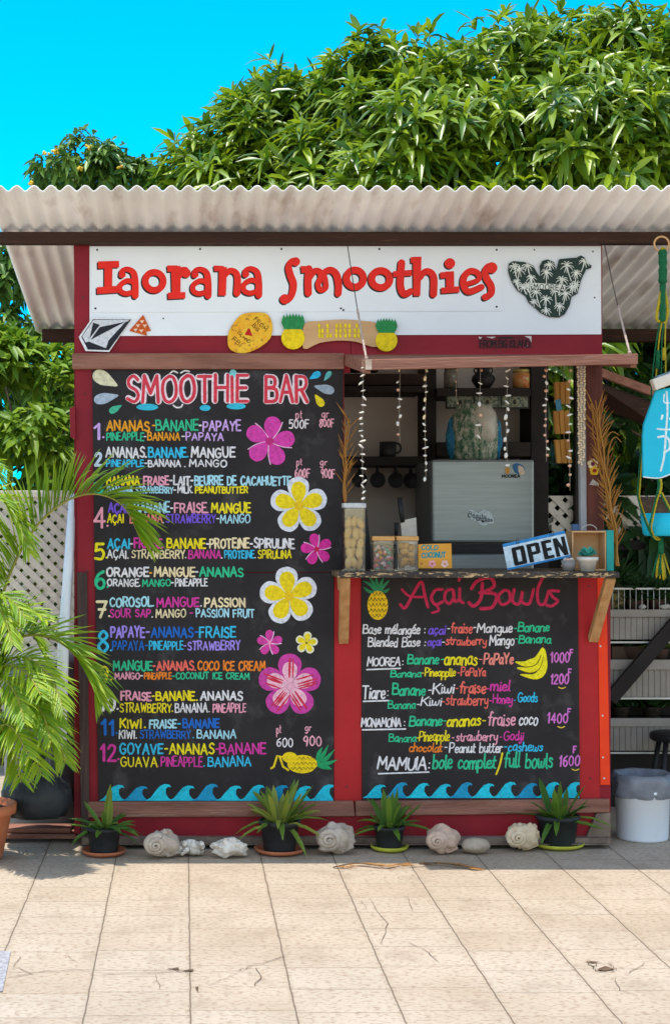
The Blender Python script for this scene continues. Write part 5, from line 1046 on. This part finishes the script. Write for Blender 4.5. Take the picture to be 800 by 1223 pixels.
# bamboo chime
ch = thing('bamboo_chime', 'three stacked golden bamboo blocks hanging in the dark doorway', 'chime', W(672, 553, .3))
b = MB(); b.tube([W(672, 425, .3), W(674, 553, .3)], .0015, m_string, 5); b.build('string', ch)
for i, (x, y0_, y1_) in enumerate(((671, 456, 482), (670, 490, 518), (671, 525, 553))):
    b = MB(); w_ = 8.5
    for k in range(3): b.prism([(x-w_+k*6, y0_+random.uniform(-1, 1)), (x-w_+k*6+5.6, y0_+random.uniform(-1, 1)), (x-w_+k*6+6.6+i, y1_), (x-w_+k*6+1.2+i, y1_)], .29-.004*(k % 2), .32, m_bamboo)
    b.build('bamboo_block', ch, bevel=.001)
b = MB(); b.prism([(662.5, 478), (669, 476), (671, 489), (665, 491)], .26, .262, P('#4d8fb0')); b.build('blue_tag', ch)

# ------------------------------------------------------------------ shell garlands under the hatch
def proto_shell(nm, rx, ry, rz, mat, sd):
    b = MB(); b.ball((0, 0, 0), (rx, ry, rz), mat, 10, 7, .35, sd); return b.mesh(nm)
PROTO = [proto_shell('long_shell', .014, .005, .0042, m_shellw, 1), proto_shell('flat_shell', .011, .005, .005, m_shellw, 4), proto_shell('round_shell', .0075, .007, .007, m_shellp, 2), proto_shell('yellow_shell', .006, .005, .011, m_shelly, 3), proto_shell('cone_shell', .007, .006, .012, m_shellw, 6)]
GAR = [(433, 437, 602, -.56, 'longest white shell garland beside the left hatch corner', (0, 0, 0, 1), 7.6), (477, 440, 528, -.5, 'short garland of pinkish shells left of the fridge', (2, 1, 4, 2, 3), 11.5), (508, 440, 574, -.5, 'white shell garland in front of the dark shelf upright', (1, 0, 4, 1, 3), 9), (545, 440, 484, -.45, 'thin string with only a few tiny red beads', (2,), 14),
       (573, 440, 528, -.5, 'garland of few spaced shells in front of the dispenser', (4, 0, 2, 0), 13), (605, 440, 556, -.5, 'white shell garland at the right half of the fridge', (4, 0, 1, 4), 10), (652, 440, 551, -.5, 'reddish shell garland hanging before the dark doorway', (2, 2, 1, 2, 4), 9.5), (680, 440, 586, -.5, 'white shell garland in front of the bamboo blocks', (0, 4, 1, 2), 10.5)]
for x, y0_, y1_, Y, lab, kinds, stp in GAR:
    t = thing('shell_garland', lab, 'garland', W(x, y0_, Y), 'shell garlands hanging from the hatch'); o0 = W(x, y0_-12, Y); rg = random.Random(int(x))
    b = MB(); b.tube([W(x+.5*math.sin(i), y0_-6+(y1_-y0_+6)*i/8, Y) for i in range(9)], .0011, m_string, 5); b.build('string', t)
    y = y0_+2
    while y < y1_:
        k = rg.choice(kinds); o = bpy.data.objects.new('shell', PROTO[k]); COL.objects.link(o); o.parent = t
        q = W(x+rg.uniform(-2.2, 2.2), y, Y); o.location = q-Vector(t.location); sc_ = rg.uniform(.75, 1.15)*(.5 if x == 545 else 1); o.scale = (sc_, sc_, sc_)
        o.rotation_euler = (rg.uniform(-.4, .4), rg.uniform(-.7, .9) if k in (0, 1) else rg.uniform(-.4, .4), rg.uniform(-.5, .5)); y += stp*rg.uniform(.7, 1.25)
t = thing('pearl_necklace', 'long looped necklaces of pale pearl beads beside the post', 'necklace', W(694, 437, -.08))
for k, (xs, y1_) in enumerate((((690, 691, 692), 552), ((694, 695, 694), 556), ((698, 697.5, 697), 550))):
    b = MB(); y = 438; i = 0
    while y < y1_:
        f = (y-438)/(y1_-438); x = xs[0]*(1-f)+xs[2]*f+.6*math.sin(i*1.7+k); r = .0052+.0022*((i*7+k*3) % 4 == 0); b.ball(W(x, y, -.08-.01*k), r, m_pearl, 8, 6); y += r*2/S(-.08)*.98; i += 1
    b.build('bead_strand', t)

# ------------------------------------------------------------------ things on the counter
ZC = zt+.0005
def at_counter(px, Y): return Vector(((px-CX)*S(Y), Y, ZC))
def glassbox(c, w_, d_, h_, name, parent):
    b = MB(); th = .003
    b.box(c.x-w_, c.x+w_, c.y-d_, c.y+d_, c.z, c.z+h_, m_glass)
    b.box(c.x-w_+th, c.x+w_-th, c.y-d_+th, c.y+d_-th, c.z+.006, c.z+h_-.002, m_glass)
    b.f[-6:] = [tuple(reversed(f)) for f in b.f[-6:]]
    return b.build(name, parent)
def made_jar(cx, Y, wpx, hpx, name, label, kind, lid):
    c = at_counter(cx, Y); s = S(Y); w_ = wpx*s/2; h_ = hpx*s; t = thing(name, label, 'jar', c)
    glassbox(c, w_, w_*.9, h_, 'glass', t); rg = random.Random(int(cx)); b = MB()
    if kind == 'cake':
        for lay in range(5):
            for k in range(3): b.ball((c.x+(k-1)*w_*.5+rg.uniform(-.006, .006), c.y+rg.uniform(-.45, .3)*w_, c.z+.035+lay*.047+rg.uniform(-.006, .006)), (.017, .016, .03), m_made, 12, 9, .15, lay*3+k, Euler((rg.uniform(-.3, .3), rg.uniform(-.5, .5), 0)).to_matrix())
        b.build('sponge_cakes', t)
    elif kind == 'candy':
        for k in range(70): b.ball((c.x+rg.uniform(-.8, .8)*w_, c.y+rg.uniform(-.7, .7)*w_, c.z+.012+rg.uniform(0, .72)*h_), (.011, .008, .008), (m_candy, P('#e8dada'), P('#d86a7a'), P('#e09a4a'), P('#5ab09a'))[k % 5 if k < 66 else 0], 7, 5, .3, k, Euler((rg.uniform(0, 3), rg.uniform(0, 3), 0)).to_matrix())
        b.build('sweets', t)
    else:
        for k in range(24): b.ball((c.x+rg.uniform(-.7, .7)*w_, c.y+rg.uniform(-.65, .6)*w_, c.z+.02+rg.uniform(0, .72)*h_), (.0165, .0155, .0145), m_cookie, 12, 8, .18, k)
        b.build('biscuits', t)
    b = MB(); q = w_*1.06; b.box(c.x-q, c.x+q, c.y-q*.95, c.y+q*.95, c.z+h_+.0015, c.z+h_+(.022 if kind != 'cake' else .024), lid); b.box(c.x-w_*.85, c.x+w_*.85, c.y-w_*.75, c.y+w_*.75, c.z+h_-.006, c.z+h_+.001, P('#d8d8d6')); b.build('lid', t, bevel=.003)
made_jar(422.5, -.2, 25, 75, 'cake_jar', 'tall square glass jar of sponge cakes at left end of counter', 'cake', P('#c4c6c6', .4))
made_jar(456.5, -.2, 25, 36, 'sweets_jar', 'short glass jar of wrapped sweets with wooden lid', 'candy', m_cork)
made_jar(485, -.19, 25, 36, 'biscuit_jar', 'short glass jar of round biscuits with wooden lid', 'biscuit', m_cork)
kn = thing('meat_cleaver', 'steel cleaver with black handle standing behind the biscuit jar', 'knife', at_counter(484, .08))
b = MB(); b.prism([(478, 622), (497, 618), (500, 684), (484, 684)], .08, .083, M('worn_steel', (.42, .4, .38), (.3, .28, .27), scale=12, rough=.35, metal=.6)); b.build('blade', kn)
b = MB(); b.tube([W(481, 624, .081), W(479, 612, .081), W(477.5, 594, .081)], [.011, .0125, .014], m_blackmat, 10); b.build('handle', kn)
kn2 = thing('small_knife', 'small knife with black handle beside the cleaver', 'knife', at_counter(473, .06))
b = MB(); b.tube([W(473, 640, .06), W(473.5, 624, .06)], [.009, .012], m_blackmat, 10); b.build('handle', kn2)
b = MB(); b.prism([(471, 640), (475.5, 640), (476, 684), (473, 684)], .06, .062, m_steel); b.build('blade', kn2)
b = MB(); b.prism([(434, 606), (437, 600), (446, 684), (434, 684)], .02, .04, m_blackmat); b.build('cutting_board', None, 'black board leaning behind the tall cake jar', 'board', bevel=.002)
cs = thing('coconut_sign', 'small orange wooden sign reading COLD COCONUT with pink flowers', 'sign', at_counter(519, -.22))
b = MB(); YS_ = -.22; b.prism([(499, 650), (539, 649), (540, 679), (499, 679)], YS_, YS_+.014, M('orange_wood', (.68, .33, .05), (.58, .25, .03), scale=6, rough=.6, stretch=(1, 4, 4))); b.build('panel', cs, bevel=.002)
b = MB(); tq = P('#1f8f98'); text(b, 'COLD', 503, 523, 651, 657.5, .8, tq, YS_, .04, slant=.1); text(b, 'COCONUT', 503, 532, 660, 667, .85, tq, YS_, .04, slant=.1, tilt=-.03)
for x, col in ((516, '#e8a0a0'), (531, '#f0c0b0'), (503.5, '#d8a040')):
    for k in range(5): a = k*1.2566+.3; b.prism(circ(x+2.7*math.cos(a), 673.5+2.7*math.sin(a), 2.1, n=9), YS_-.0006-.0001*k, YS_, P(col))
    b.prism(circ(x, 673.5, 1.1, n=8), YS_-.0016, YS_-.0008, P('#c04838'))
b.build('painted_mark', cs)
op = thing('open_sign', 'tilted blue and white sign with black letters reading OPEN on the counter', 'sign', at_counter(640, -.2))
YO = -.19; TL, TR, BR, BL = (600, 650), (674, 633.5), (683, 670), (607, 686)
def bil(u, v):
    a = (TL[0]+(TR[0]-TL[0])*u, TL[1]+(TR[1]-TL[1])*u); d = (BL[0]+(BR[0]-BL[0])*u, BL[1]+(BR[1]-BL[1])*u)
    return (a[0]+(d[0]-a[0])*v, a[1]+(d[1]-a[1])*v)
def q4(u0, v0, u1, v1): return [bil(u0, v0), bil(u1, v0), bil(u1, v1), bil(u0, v1)]
b = MB(); b.prism(q4(0, 0, 1, .86), YO, YO+.004, P('#c9dce8')); b.prism(q4(0, 0, 1, .1), YO-.001, YO-.0001, P('#2f86c8')); b.prism(q4(0, .80, 1, .86), YO-.001, YO-.0001, P('#2f86c8')); b.build('panel', op)
b = MB(); bk2 = P('#14161a')
def ob(l, u0, v0, u1, v1): b.prism(q4(u0, v0, u1, v1), YO-.0014-.0003*l, YO-.0001, bk2)
ob(0, .12, .22, .19, .74); ob(0, .255, .22, .325, .74); ob(1, .13, .18, .315, .29); ob(1, .13, .67, .315, .78)
ob(0, .36, .18, .43, .78); ob(1, .40, .18, .53, .28); ob(1, .40, .45, .53, .55); ob(2, .495, .20, .56, .53)
ob(0, .595, .18, .665, .78); ob(1, .64, .18, .755, .28); ob(1, .64, .43, .735, .53); ob(1, .64, .68, .755, .78)
ob(0, .785, .18, .845, .78); ob(0, .915, .18, .975, .78); b.prism([bil(.79, .18), bil(.85, .18), bil(.97, .78), bil(.91, .78)], YO-.0019, YO-.0001, bk2)
b.build('black_lettering', op)
b = MB(); 
for u in (.24, .80): x, y = bil(u, .05); b.tube([W(x+1.5*math.sin(a), y-1.5+3*math.cos(a), YO-.003) for a in np.linspace(0, 6.28, 12)], .0012, m_nail, 5)
b.build('hook', op)
bx = thing('display_box', 'open wooden display box with teal side and wire handle on counter', 'box', at_counter(707, -.1))
YX = -.16; x0_, x1_ = W(683, 0, YX).x, W(724, 0, YX).x; z1_ = W(0, 634, YX).z; dpt = .12
b = MB(); mw = m_kraft
b.box(x0_, x1_, YX, YX+dpt, ZC, ZC+.008, mw); b.box(x0_, x1_, YX, YX+dpt, z1_-.008, z1_, mw); b.box(x0_, x0_+.007, YX+.001, YX+dpt-.001, ZC+.0085, z1_-.0085, mw); b.box(x1_-.007, x1_, YX+.001, YX+dpt-.001, ZC+.0085, z1_-.0085, mw); b.box(x0_+.0075, x1_-.0075, YX+dpt-.012, YX+dpt-.004, ZC+.0085, z1_-.0085, mw); b.build('frame', bx, bevel=.001)
b = MB(); b.box(x1_+.001, x1_+.034, YX-.004, YX+dpt+.002, ZC, z1_+.003, m_teal); b.build('side_panel', bx, bevel=.002)
b = MB(); xm = W(707, 0, YX).x; b.tube([(xm-.035*math.cos(a), YX+.05, z1_+.002+.026*math.sin(a)) for a in np.linspace(0, math.pi, 12)], .0022, m_wire, 6); b.build('handle', bx)
def little_pot(px, Y, r_, h_, name, label, potm, lm, lf_n, ll):
    c = at_counter(px, Y); t = thing(name, label, 'plant', c)
    b = MB(); b.lathe(c, [(0, 0), (r_*.68, 0), (r_*.95, h_*.75), (r_*1.08, h_*.76), (r_*1.1, h_), (r_*.95, h_), (r_*.9, h_*.9), (0, h_*.88)], potm, 22); b.build('pot', t)
    b = MB(); B, Dv = [], []
    for i in range(lf_n): a = i*2.4; th = .25+1.15*i/lf_n; B.append((c.x+math.cos(a)*.004, c.y+math.sin(a)*.004, c.z+h_+.006)); Dv.append((math.cos(a)*math.sin(th), math.sin(a)*math.sin(th), math.cos(th)))
    b.leaves(B, Dv, [(0, -.3, 1)]*lf_n, ll, ll*.42, .1, lm, prof=(.5, 1, .9, .15), fold=.3); b.build('foliage', t)
m_succ = M('teal_succulent', (.03, .30, .26), (.08, .42, .34), rough=.5, island=1)
little_pot(701.5, -.22, .045, .066, 'succulent_pot', 'tiny white pot of teal succulent in front of wooden box', M('whitewashed_clay', (.7, .66, .6), (.55, .5, .44), scale=20, rough=.8, c3=(.3, .45, .35), s3=18), m_succ, 26, .05)
c_ = at_counter(679, -.2); t = thing('shell_cup', 'small glass cup of pinkish shells between OPEN sign and box', 'cup', c_)
b = MB(); b.lathe(c_, [(0, 0), (.026, 0), (.036, .05), (.034, .05), (.025, .004), (0, .004)], M('frosted_cup', (.6, .55, .52), rough=.25, trans=.6), 20); b.build('cup', t)
b = MB(); rg = random.Random(3)
for k in range(12): b.ball((c_.x+rg.uniform(-.02, .02), c_.y+rg.uniform(-.02, .02), c_.z+.012+rg.uniform(0, .045)), (.012, .01, .009), (m_shellp, m_shellw)[k % 2], 8, 6, .3, k)
b.build('shells', t)
b = MB(); b.box(W(686, 0, .0).x, W(703, 0, 0).x, -.02, .01, z1_+.0, z1_+.03, P('#5f7fa8')); b.v = [(v[0], v[1]+.055, v[2]+.001) for v in b.v]; b.build('blue_packet', None, 'small blue packet lying on top of the wooden box', 'packet', bevel=.002)
bl = thing('pansy_ornament', 'yellow and purple pansy ornament fixed on the right post', 'ornament', W(709, 560, -.02))
for (x, y, r, c1, c2) in ((708, 554, 6, '#efd9b0', '#6a2848'), (710, 562, 5.5, '#f0c030', '#a8302c')):
    b = MB()
    for k in range(5): a = k*1.2566-.3; b.prism(circ(x+r*.55*math.cos(a), y+r*.55*math.sin(a), r*.5, n=10), -.016-.0004*k, -.005, P(c1))
    b.prism(circ(x, y, r*.42, n=10), -.019, -.016, P(c2)); b.build('flower', bl)
b = MB(); b.prism([(704, 579), (708, 572), (715, 578), (715, 580)], -.012, -.005, P('#b8b0a8')); b.build('tab', bl)
b = MB(); text(b, 'aloha', 708, 719, 615, 622, .7, P('#b8902c'), -.006, .03, slant=.2, tilt=-.25); 
# dried palms
def dried(pts, Yv, n, ll, label, seed, wdt=.006, strands=5, cat='dried palm'):
    t = thing('dried_palm', label, cat, W(*pts[0], Yv)); rg = random.Random(seed)
    path0 = [Vector(q) for q in smooth([tuple(W(x, y, Yv)) for x, y in pts], 6)]; m = len(path0)
    b = MB()
    for s_ in range(strands):
        off = Vector((rg.uniform(-.012, .012), rg.uniform(-.02, .01), 0)); b.tube([p+off*(.3+1.6*i/m)+Vector((.004*math.sin(i*.8+s_), 0, 0)) for i, p in enumerate(path0)], [.0055*(1-.6*i/m) for i in range(m)], m_dry, 6)
    b.build('stem_bundle', t)
    B, Dv, Ls = [], [], []
    for i in range(n):
        f = .15+.85*i/n; k = min(m-2, int(f*m)); tn = (path0[k+1]-path0[k]).normalized(); sd = rg.choice((-1, 1)); d = tn*.95+Vector((sd*rg.uniform(.25, .7), rg.uniform(-.25, .05), 0)); B.append(tuple(path0[k])); Dv.append(tuple(d)); Ls.append(ll*rg.uniform(.6, 1.2))
    b = MB(); b.leaves(B, Dv, [(0, -1, .2)]*n, Ls, wdt, .1, m_dry, prof=(1, 1, .8, .2), fold=.5); b.build('leaflets', t); return t
t = dried([(737, 676), (735, 640), (728, 600), (722, 565), (716, 530), (712, 490)], -.1, 90, .12, 'golden dried palm frond tied to the right post', 3)
for pts in ([(720, 560), (716, 530), (720, 512), (733, 502)], [(722, 560), (722, 530), (730, 516), (740, 520)], [(724, 570), (727, 536), (734, 522), (742, 528)], [(716, 530), (710, 505), (706, 480)], [(717, 530), (716, 505), (721, 480)], [(716, 528), (714, 500), (711, 478)]):
    b = MB(); p = smooth([tuple(W(x, y, -.11)) for x, y in pts], 5); b.tube(p, list(np.linspace(.005, .0022, len(p))), m_dry, 6); b.build('stalk', t)
dried([(412, 600), (413, 570), (414, 545), (417, 500)], -.02, 26, .11, 'thin dried reeds standing at left edge of the hatch', 4, .005, 3, 'reeds')

# ------------------------------------------------------------------ right side: rack, hanging planter, bucket, stool
YR = .95; rk = thing('plant_rack', 'tiered plant rack with cream slatted back and pale rails', 'rack', W(770, 1003, YR))
xr0, xr1 = W(719, 0, YR).x, 3.5
def zr(y): return W(0, y, YR).z
b = MB(); b.box(xr0, xr1, YR+.20, YR+.22, 0, zr(700), m_dark); b.build('backing', rk)
for i, (f0, f1, p1) in enumerate(((728, 737, 764), (788, 800, 834), (858, 868, 897))):
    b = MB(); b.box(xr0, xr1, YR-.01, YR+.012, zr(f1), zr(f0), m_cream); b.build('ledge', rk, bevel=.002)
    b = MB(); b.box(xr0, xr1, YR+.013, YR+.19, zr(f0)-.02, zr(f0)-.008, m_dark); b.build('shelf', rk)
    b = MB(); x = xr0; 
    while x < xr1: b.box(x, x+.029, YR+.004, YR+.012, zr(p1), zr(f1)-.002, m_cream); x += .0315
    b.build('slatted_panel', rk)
for i, (y0_, y1_, n_) in enumerate(((702, 728, 1), (766, 788, 0), (833, 858, 0), (898, 930, 0))):
    b = MB(); b.box(xr0, xr1, YR-.02, YR-.012, zr(y0_+2), zr(y0_), m_wire)
    if n_:
        x = xr0+.02
        while x < xr1: b.tube([(x, YR-.016, zr(y0_+1)), (x, YR-.016, zr(y1_))], .0022, m_wire, 6); x += .0315
    b.build('rail', rk)
b = MB(); b.box(xr0, xr1, YR+.05, YR+.19, .0, zr(900), m_dark); b.build('base_shelf', rk)
b = MB(); b.bar(W(728, 836, YR-.06), W(812, 738, YR-.06), .075, .03, m_dark, up=(0, 1, 0)); b.build('diagonal_brace', None, 'dark diagonal timber brace crossing the plant rack', 'brace', bevel=.003)
RL = [('pineapple-like potted plant at left end of top rack shelf', 732, 728, 'pine'), ('spiky dark rosette plant on top rack shelf', 758, 728, 'spiky'), ('second spiky rosette plant behind the yellow tassel', 785, 728, 'spiky'), ('bright green succulent on the middle rack shelf', 787, 788, 'succ'), ('brown clay planter on the middle rack shelf', 750, 788, 'brown'), ('trailing round-leaved plant at left of lower rack shelf', 740, 858, 'round'), ('round-leaved plant at right of lower rack shelf', 778, 858, 'round')]
for i, (lab, px, py, kd) in enumerate(RL):
    c = W(px, py, YR+.09); c.z = zr(py)-.008; t = thing('rack_plant', lab, 'plant', c, 'plants on the rack'); rg = random.Random(i)
    b = MB(); pr = .05
    if kd == 'pine':
        b.lathe(c, [(0, 0), (.05, 0), (.066, .05), (.066, .09), (.045, .14), (0, .15)], M('pineapple_skin', (.22, .17, .06), (.04, .04, .02), scale=34, rough=.8, lo=.48, hi=.54, bump=.8, bscale=34), 20); zt_ = .13
    else: b.lathe(c, [(0, 0), (pr*.8, 0), (pr, .05), (pr*1.1, .06), (pr, .062), (0, .055)], m_soil if kd == 'round' else M('brown_planter', (.09, .05, .035), rough=.8), 18); zt_ = .06
    b.build('pot' if kd != 'pine' else 'fruit_body', t)
    if kd == 'brown': 
        b = MB(); b.box(c.x-.1, c.x+.12, c.y-.04, c.y+.04, c.z+.001, c.z+.075, M('brown_trough', (.1, .06, .04), rough=.8, bump=.4)); b.build('trough', t, bevel=.004); n, ll, wd, mt, tl = 10, .05, .4, m_darkleaf, (.3, 1.4)
    elif kd in ('pine', 'spiky'): n, ll, wd, mt, tl = 48, .21, .12, m_darkleaf, (.1, 1.5)
    elif kd == 'succ': n, ll, wd, mt, tl = 26, .14, .26, m_shrub, (.1, 1.3)
    else: n, ll, wd, mt, tl = 60, .06, .8, m_darkleaf, (.1, 1.5)
    B, Dv = [], []
    for k in range(n):
        a = k*2.4; th = tl[0]+(tl[1]-tl[0])*k/n; q = rg.uniform(0, .09 if kd == 'round' else .015); B.append((c.x+math.cos(a)*q, c.y+math.sin(a)*q*.5-.01, c.z+zt_+(rg.uniform(0, .04) if kd == 'round' else 0))); Dv.append((math.cos(a)*math.sin(th), math.sin(a)*math.sin(th), math.cos(th)))
    b = MB(); b.leaves(B, Dv, [(0, -.4, 1)]*n, ll, ll*wd, .2, mt, prof=(.5, 1, .8, .05), fold=.25); b.build('foliage', t)
for i, (px, lab, w_) in enumerate(((769, 'small white shell behind the rack rail', .02), (797, 'flat white shell at right end of the rack rail', .035))):
    b = MB(); c = W(px, 726, YR+.0); c.z = zr(728)+.012; b.ball(c+Vector((0, .03, 0)), (w_, .014, .014), m_sw, 14, 10, .5, i); b.build('rack_shell', None, lab, 'shell')
# hanging planter in macrame
YM = -.28; hp = thing('hanging_planter', 'turquoise hanging planter in green and yellow macrame cords', 'planter', W(794, 292, YM))
b = MB(); c = W(790, 291, YM); b.tube([(c.x+.034*math.cos(a), c.y, c.z+.034*math.sin(a)) for a in np.linspace(0, 2*math.pi, 25)], .0045, m_kraft, 8); b.build('ring', hp)
def cord(pts, r, mat, Y=YM, knots=0, nm='cord', dyf=None):
    b = MB(); p = smooth([tuple(W(x, y, (dyf[i] if dyf else Y))) for i, (x, y) in enumerate(pts)], 5)
    rr = [r*(1+(.35*abs(math.sin(i*1.9)) if knots else .08*math.sin(i*2))) for i in range(len(p))]; b.tube(p, rr, mat, 8); b.build(nm, hp)
cord([(791, 298), (791.5, 318), (791, 338)], .016, m_green_rope, knots=1, nm='braid'); cord([(789, 297), (793, 299)], .012, m_yellow_rope)
cord([(791, 340), (786, 365), (784, 380), (788, 384)], .006, m_yellow_rope, knots=1, nm='braid'); cord([(792, 340), (797, 365), (796, 380), (792, 386)], .006, m_yellow_rope, knots=1, nm='braid'); cord([(791.5, 338), (791, 362), (791, 384)], .012, m_green_rope, knots=1, nm='braid')
for dx, mat in ((-3, m_green_rope), (-1, m_yellow_rope), (1.5, m_green_rope), (4, m_yellow_rope)):
    cord([(791+dx, 384), (788+dx*1.5, 410), (786+dx*2.2, 445), (783+dx*2, 480)], .0035, mat)
cord([(793, 415), (793, 430)], .0085, m_yellow_rope, knots=1, nm='braid'); cord([(786, 418), (785, 440)], .0085, m_green_rope, knots=1, nm='braid')
pcx = W(799, 0, YM+.02)
for mat, o_ in ((m_green_rope, 0), (m_yellow_rope, 2.2)):
    cord([(782+o_, 470), (768+o_, 520), (762+o_, 580), (763+o_, 600), (778+o_, 640), (789, 644)], .004, mat, dyf=[YM, YM, YM, YM-.02, YM-.06, YM])
    cord([(786+o_, 572), (787+o_, 580), (785+o_, 590)], .006, mat, dyf=[YM-.12, YM-.13, YM-.135], knots=1, nm='braid')
    cord([(785+o_, 588), (779+o_, 612), (776+o_, 634), (789, 645)], .004, mat, dyf=[YM-.135, YM-.12, YM-.09, YM])
    cord([(788+o_, 588), (797+o_, 606), (806+o_, 622)], .004, mat, dyf=[YM-.135, YM-.125, YM-.11])
cord([(789, 642), (789, 662)], .012, m_green_rope, nm='braid')
b = MB(); rg = random.Random(9)
for k in range(26):
    a = rg.uniform(0, 6.28); o_ = rg.uniform(.002, .012); c0 = W(789, 661, YM); e = c0+Vector((math.cos(a)*(o_*2+.018), math.sin(a)*(o_+.012), -.115*rg.uniform(.8, 1.1))); b.tube([c0+Vector((math.cos(a)*o_, math.sin(a)*o_, 0)), c0.lerp(e, .5)+Vector((math.cos(a)*.006, 0, 0)), e], [.0045, .004, .003], m_yellow_rope if k % 3 else m_green_rope, 5)
b.build('tassel', hp)
sM = S(YM); pz = HC-(640-HY)*sM; ph = (640-592)*sM; pr = 34*sM
b = MB(); cc = Vector(((799-CX)*sM, YM+.0, pz)); b.lathe(cc, [(0, 0), (pr*.82, 0), (pr*.9, .012), (pr*.99, ph*.56), (pr*.94, ph*.57), (0, ph*.57)], m_turq, 32); b.build('pot', hp)
b = MB(); b.lathe(cc+Vector((0, 0, ph*.572)), [(pr*.97, 0), (pr*1.04, ph*.38), (pr*.98, ph*.4), (pr*.9, ph*.28), (0, ph*.26)], M('brown_coir_pot', (.11, .075, .05), (.06, .04, .03), scale=30, rough=.95, bump=.6), 32); b.build('inner_pot', hp)
b = MB()
for k in range(14): a = k*2.4; b.ball(cc+Vector((math.cos(a)*pr*.8*(k/14)**.5, math.sin(a)*pr*.8*(k/14)**.5, ph*.9)), (.014, .012, .01), m_sw, 8, 6, .4, k)
b.build('pebbles', hp)
hs = thing('hanging_sign', 'turquoise surfboard-shaped sign with white script hanging from macrame', 'sign', W(798, 570, -.36))
YG = -.36; b = MB(); b.prism([(783, 466), (779, 478), (769, 506), (767.5, 520), (768, 570), (786, 571.5), (800, 567), (846, 560), (846, 455), (812, 460)], YG, YG+.025, m_turq); b.build('board', hs, bevel=.006)
b = MB(); b.bar(W(779, 460, YG-.005), W(850, 434, YG-.005), .05, .052, M('cream_top_bar', (.62, .52, .38), (.7, .66, .6), scale=5, rough=.6), up=(0, 0, 1)); b.build('top_bar', hs, bevel=.006)
b = MB(); b.bar(W(783, 452, YG+.0), W(850, 428, YG), .05, .02, P('#6a8a98'), up=(0, 0, 1)); b.build('bar_lining', hs, bevel=.004)
b = MB(); ws = P('#e4f0f2')
for q, r_ in (([(796, 468), (797, 490), (795, 520), (793, 545), (789, 562)], 1.3), ([(785, 512), (795, 513), (806, 512)], 1.1), ([(786, 522), (794, 521), (799, 526), (799, 536), (793, 540)], 1.4), ([(793, 471), (793, 480), (799, 481)], .9), ([(790, 500), (791, 496)], 1.4), ([(802, 545), (806, 530), (810, 520)], 1.2), ([(768.5, 569.5), (786, 571), (800, 566.5)], .8), ([(800, 500), (806, 492), (812, 500)], 1.2)): b.stroke(smooth(q, 5), r_, YG, ws, .0012)
b.build('white_script', hs)
# bucket with bag, and stool
YK = .16; bc = W(767, 1004, YK); bc.z = 0; bu = thing('lined_bucket', 'white plastic bucket lined with a crumpled grey bin bag', 'bucket', bc); s_ = S(YK)
b = MB(); r0, r1, hb = 30*s_, 33*s_, 66*s_; b.lathe(bc, [(0, .002), (r0*.97, .002), (r0, .012), (r1*.97, hb*.86), (r1*1.03, hb*.87), (r1*1.04, hb*.91), (r1, hb*.92), (r1*1.0, hb), (r1*.95, hb), (r1*.92, hb*.3), (0, hb*.3)], m_whitebucket, 36); b.build('body', bu)
b = MB(); b.lathe(bc, [(r1*1.05, hb*.78), (r1*1.12, hb*.86), (r1*1.08, hb*1.0), (r1*1.1, hb*1.1), (r1*1.02, hb*1.2), (r1*.9, hb*1.18), (r1*.8, hb*.95), (r1*.5, hb*.8), (0, hb*.75)], m_bag, 40, wob=.16, seed=2); b.build('bin_bag', bu)
YT = .75; st = thing('black_stool', 'black stool with round seat at the right edge beside the bucket', 'stool', W(806, 1000, YT)); c = W(806, 880, YT)
b = MB(); b.lathe(c, [(0, -.02), (.12, -.02), (.13, -.01), (.13, .012), (.12, .022), (0, .024)], m_blackmat, 28); b.build('seat', st)
for k in range(4):
    a = k*math.pi/2+.75; b = MB(); b.tube([(c.x+.09*math.cos(a), c.y+.09*math.sin(a), c.z-.02), (c.x+.17*math.cos(a), c.y+.17*math.sin(a), 0)], [.015, .012], m_blackmat, 8); b.build('leg', st)
b = MB(); b.tube([(c.x+.145*math.cos(a), c.y+.145*math.sin(a), c.z*.35) for a in np.linspace(0, 2*math.pi, 25)], .007, m_blackmat, 6); b.build('foot_ring', st)

# thin stems with leaflets laid on the paving in front of the pots
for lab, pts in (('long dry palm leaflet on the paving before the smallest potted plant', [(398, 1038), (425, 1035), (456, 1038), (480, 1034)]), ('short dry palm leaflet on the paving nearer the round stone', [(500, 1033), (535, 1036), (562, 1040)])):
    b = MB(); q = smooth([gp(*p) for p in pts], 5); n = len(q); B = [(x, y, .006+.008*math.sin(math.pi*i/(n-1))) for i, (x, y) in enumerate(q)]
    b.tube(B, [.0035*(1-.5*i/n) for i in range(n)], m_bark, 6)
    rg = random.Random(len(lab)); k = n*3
    b.leaves([B[i//3] for i in range(k)], [(rg.uniform(.3, .9), rg.uniform(-.5, .5), .05) for i in range(k)], [(0, 0, 1)]*k, .07, .006, .1, m_dry, prof=(.6, 1, .8, .1)); b.build('leafy_strip', None, lab, 'dry leaf')
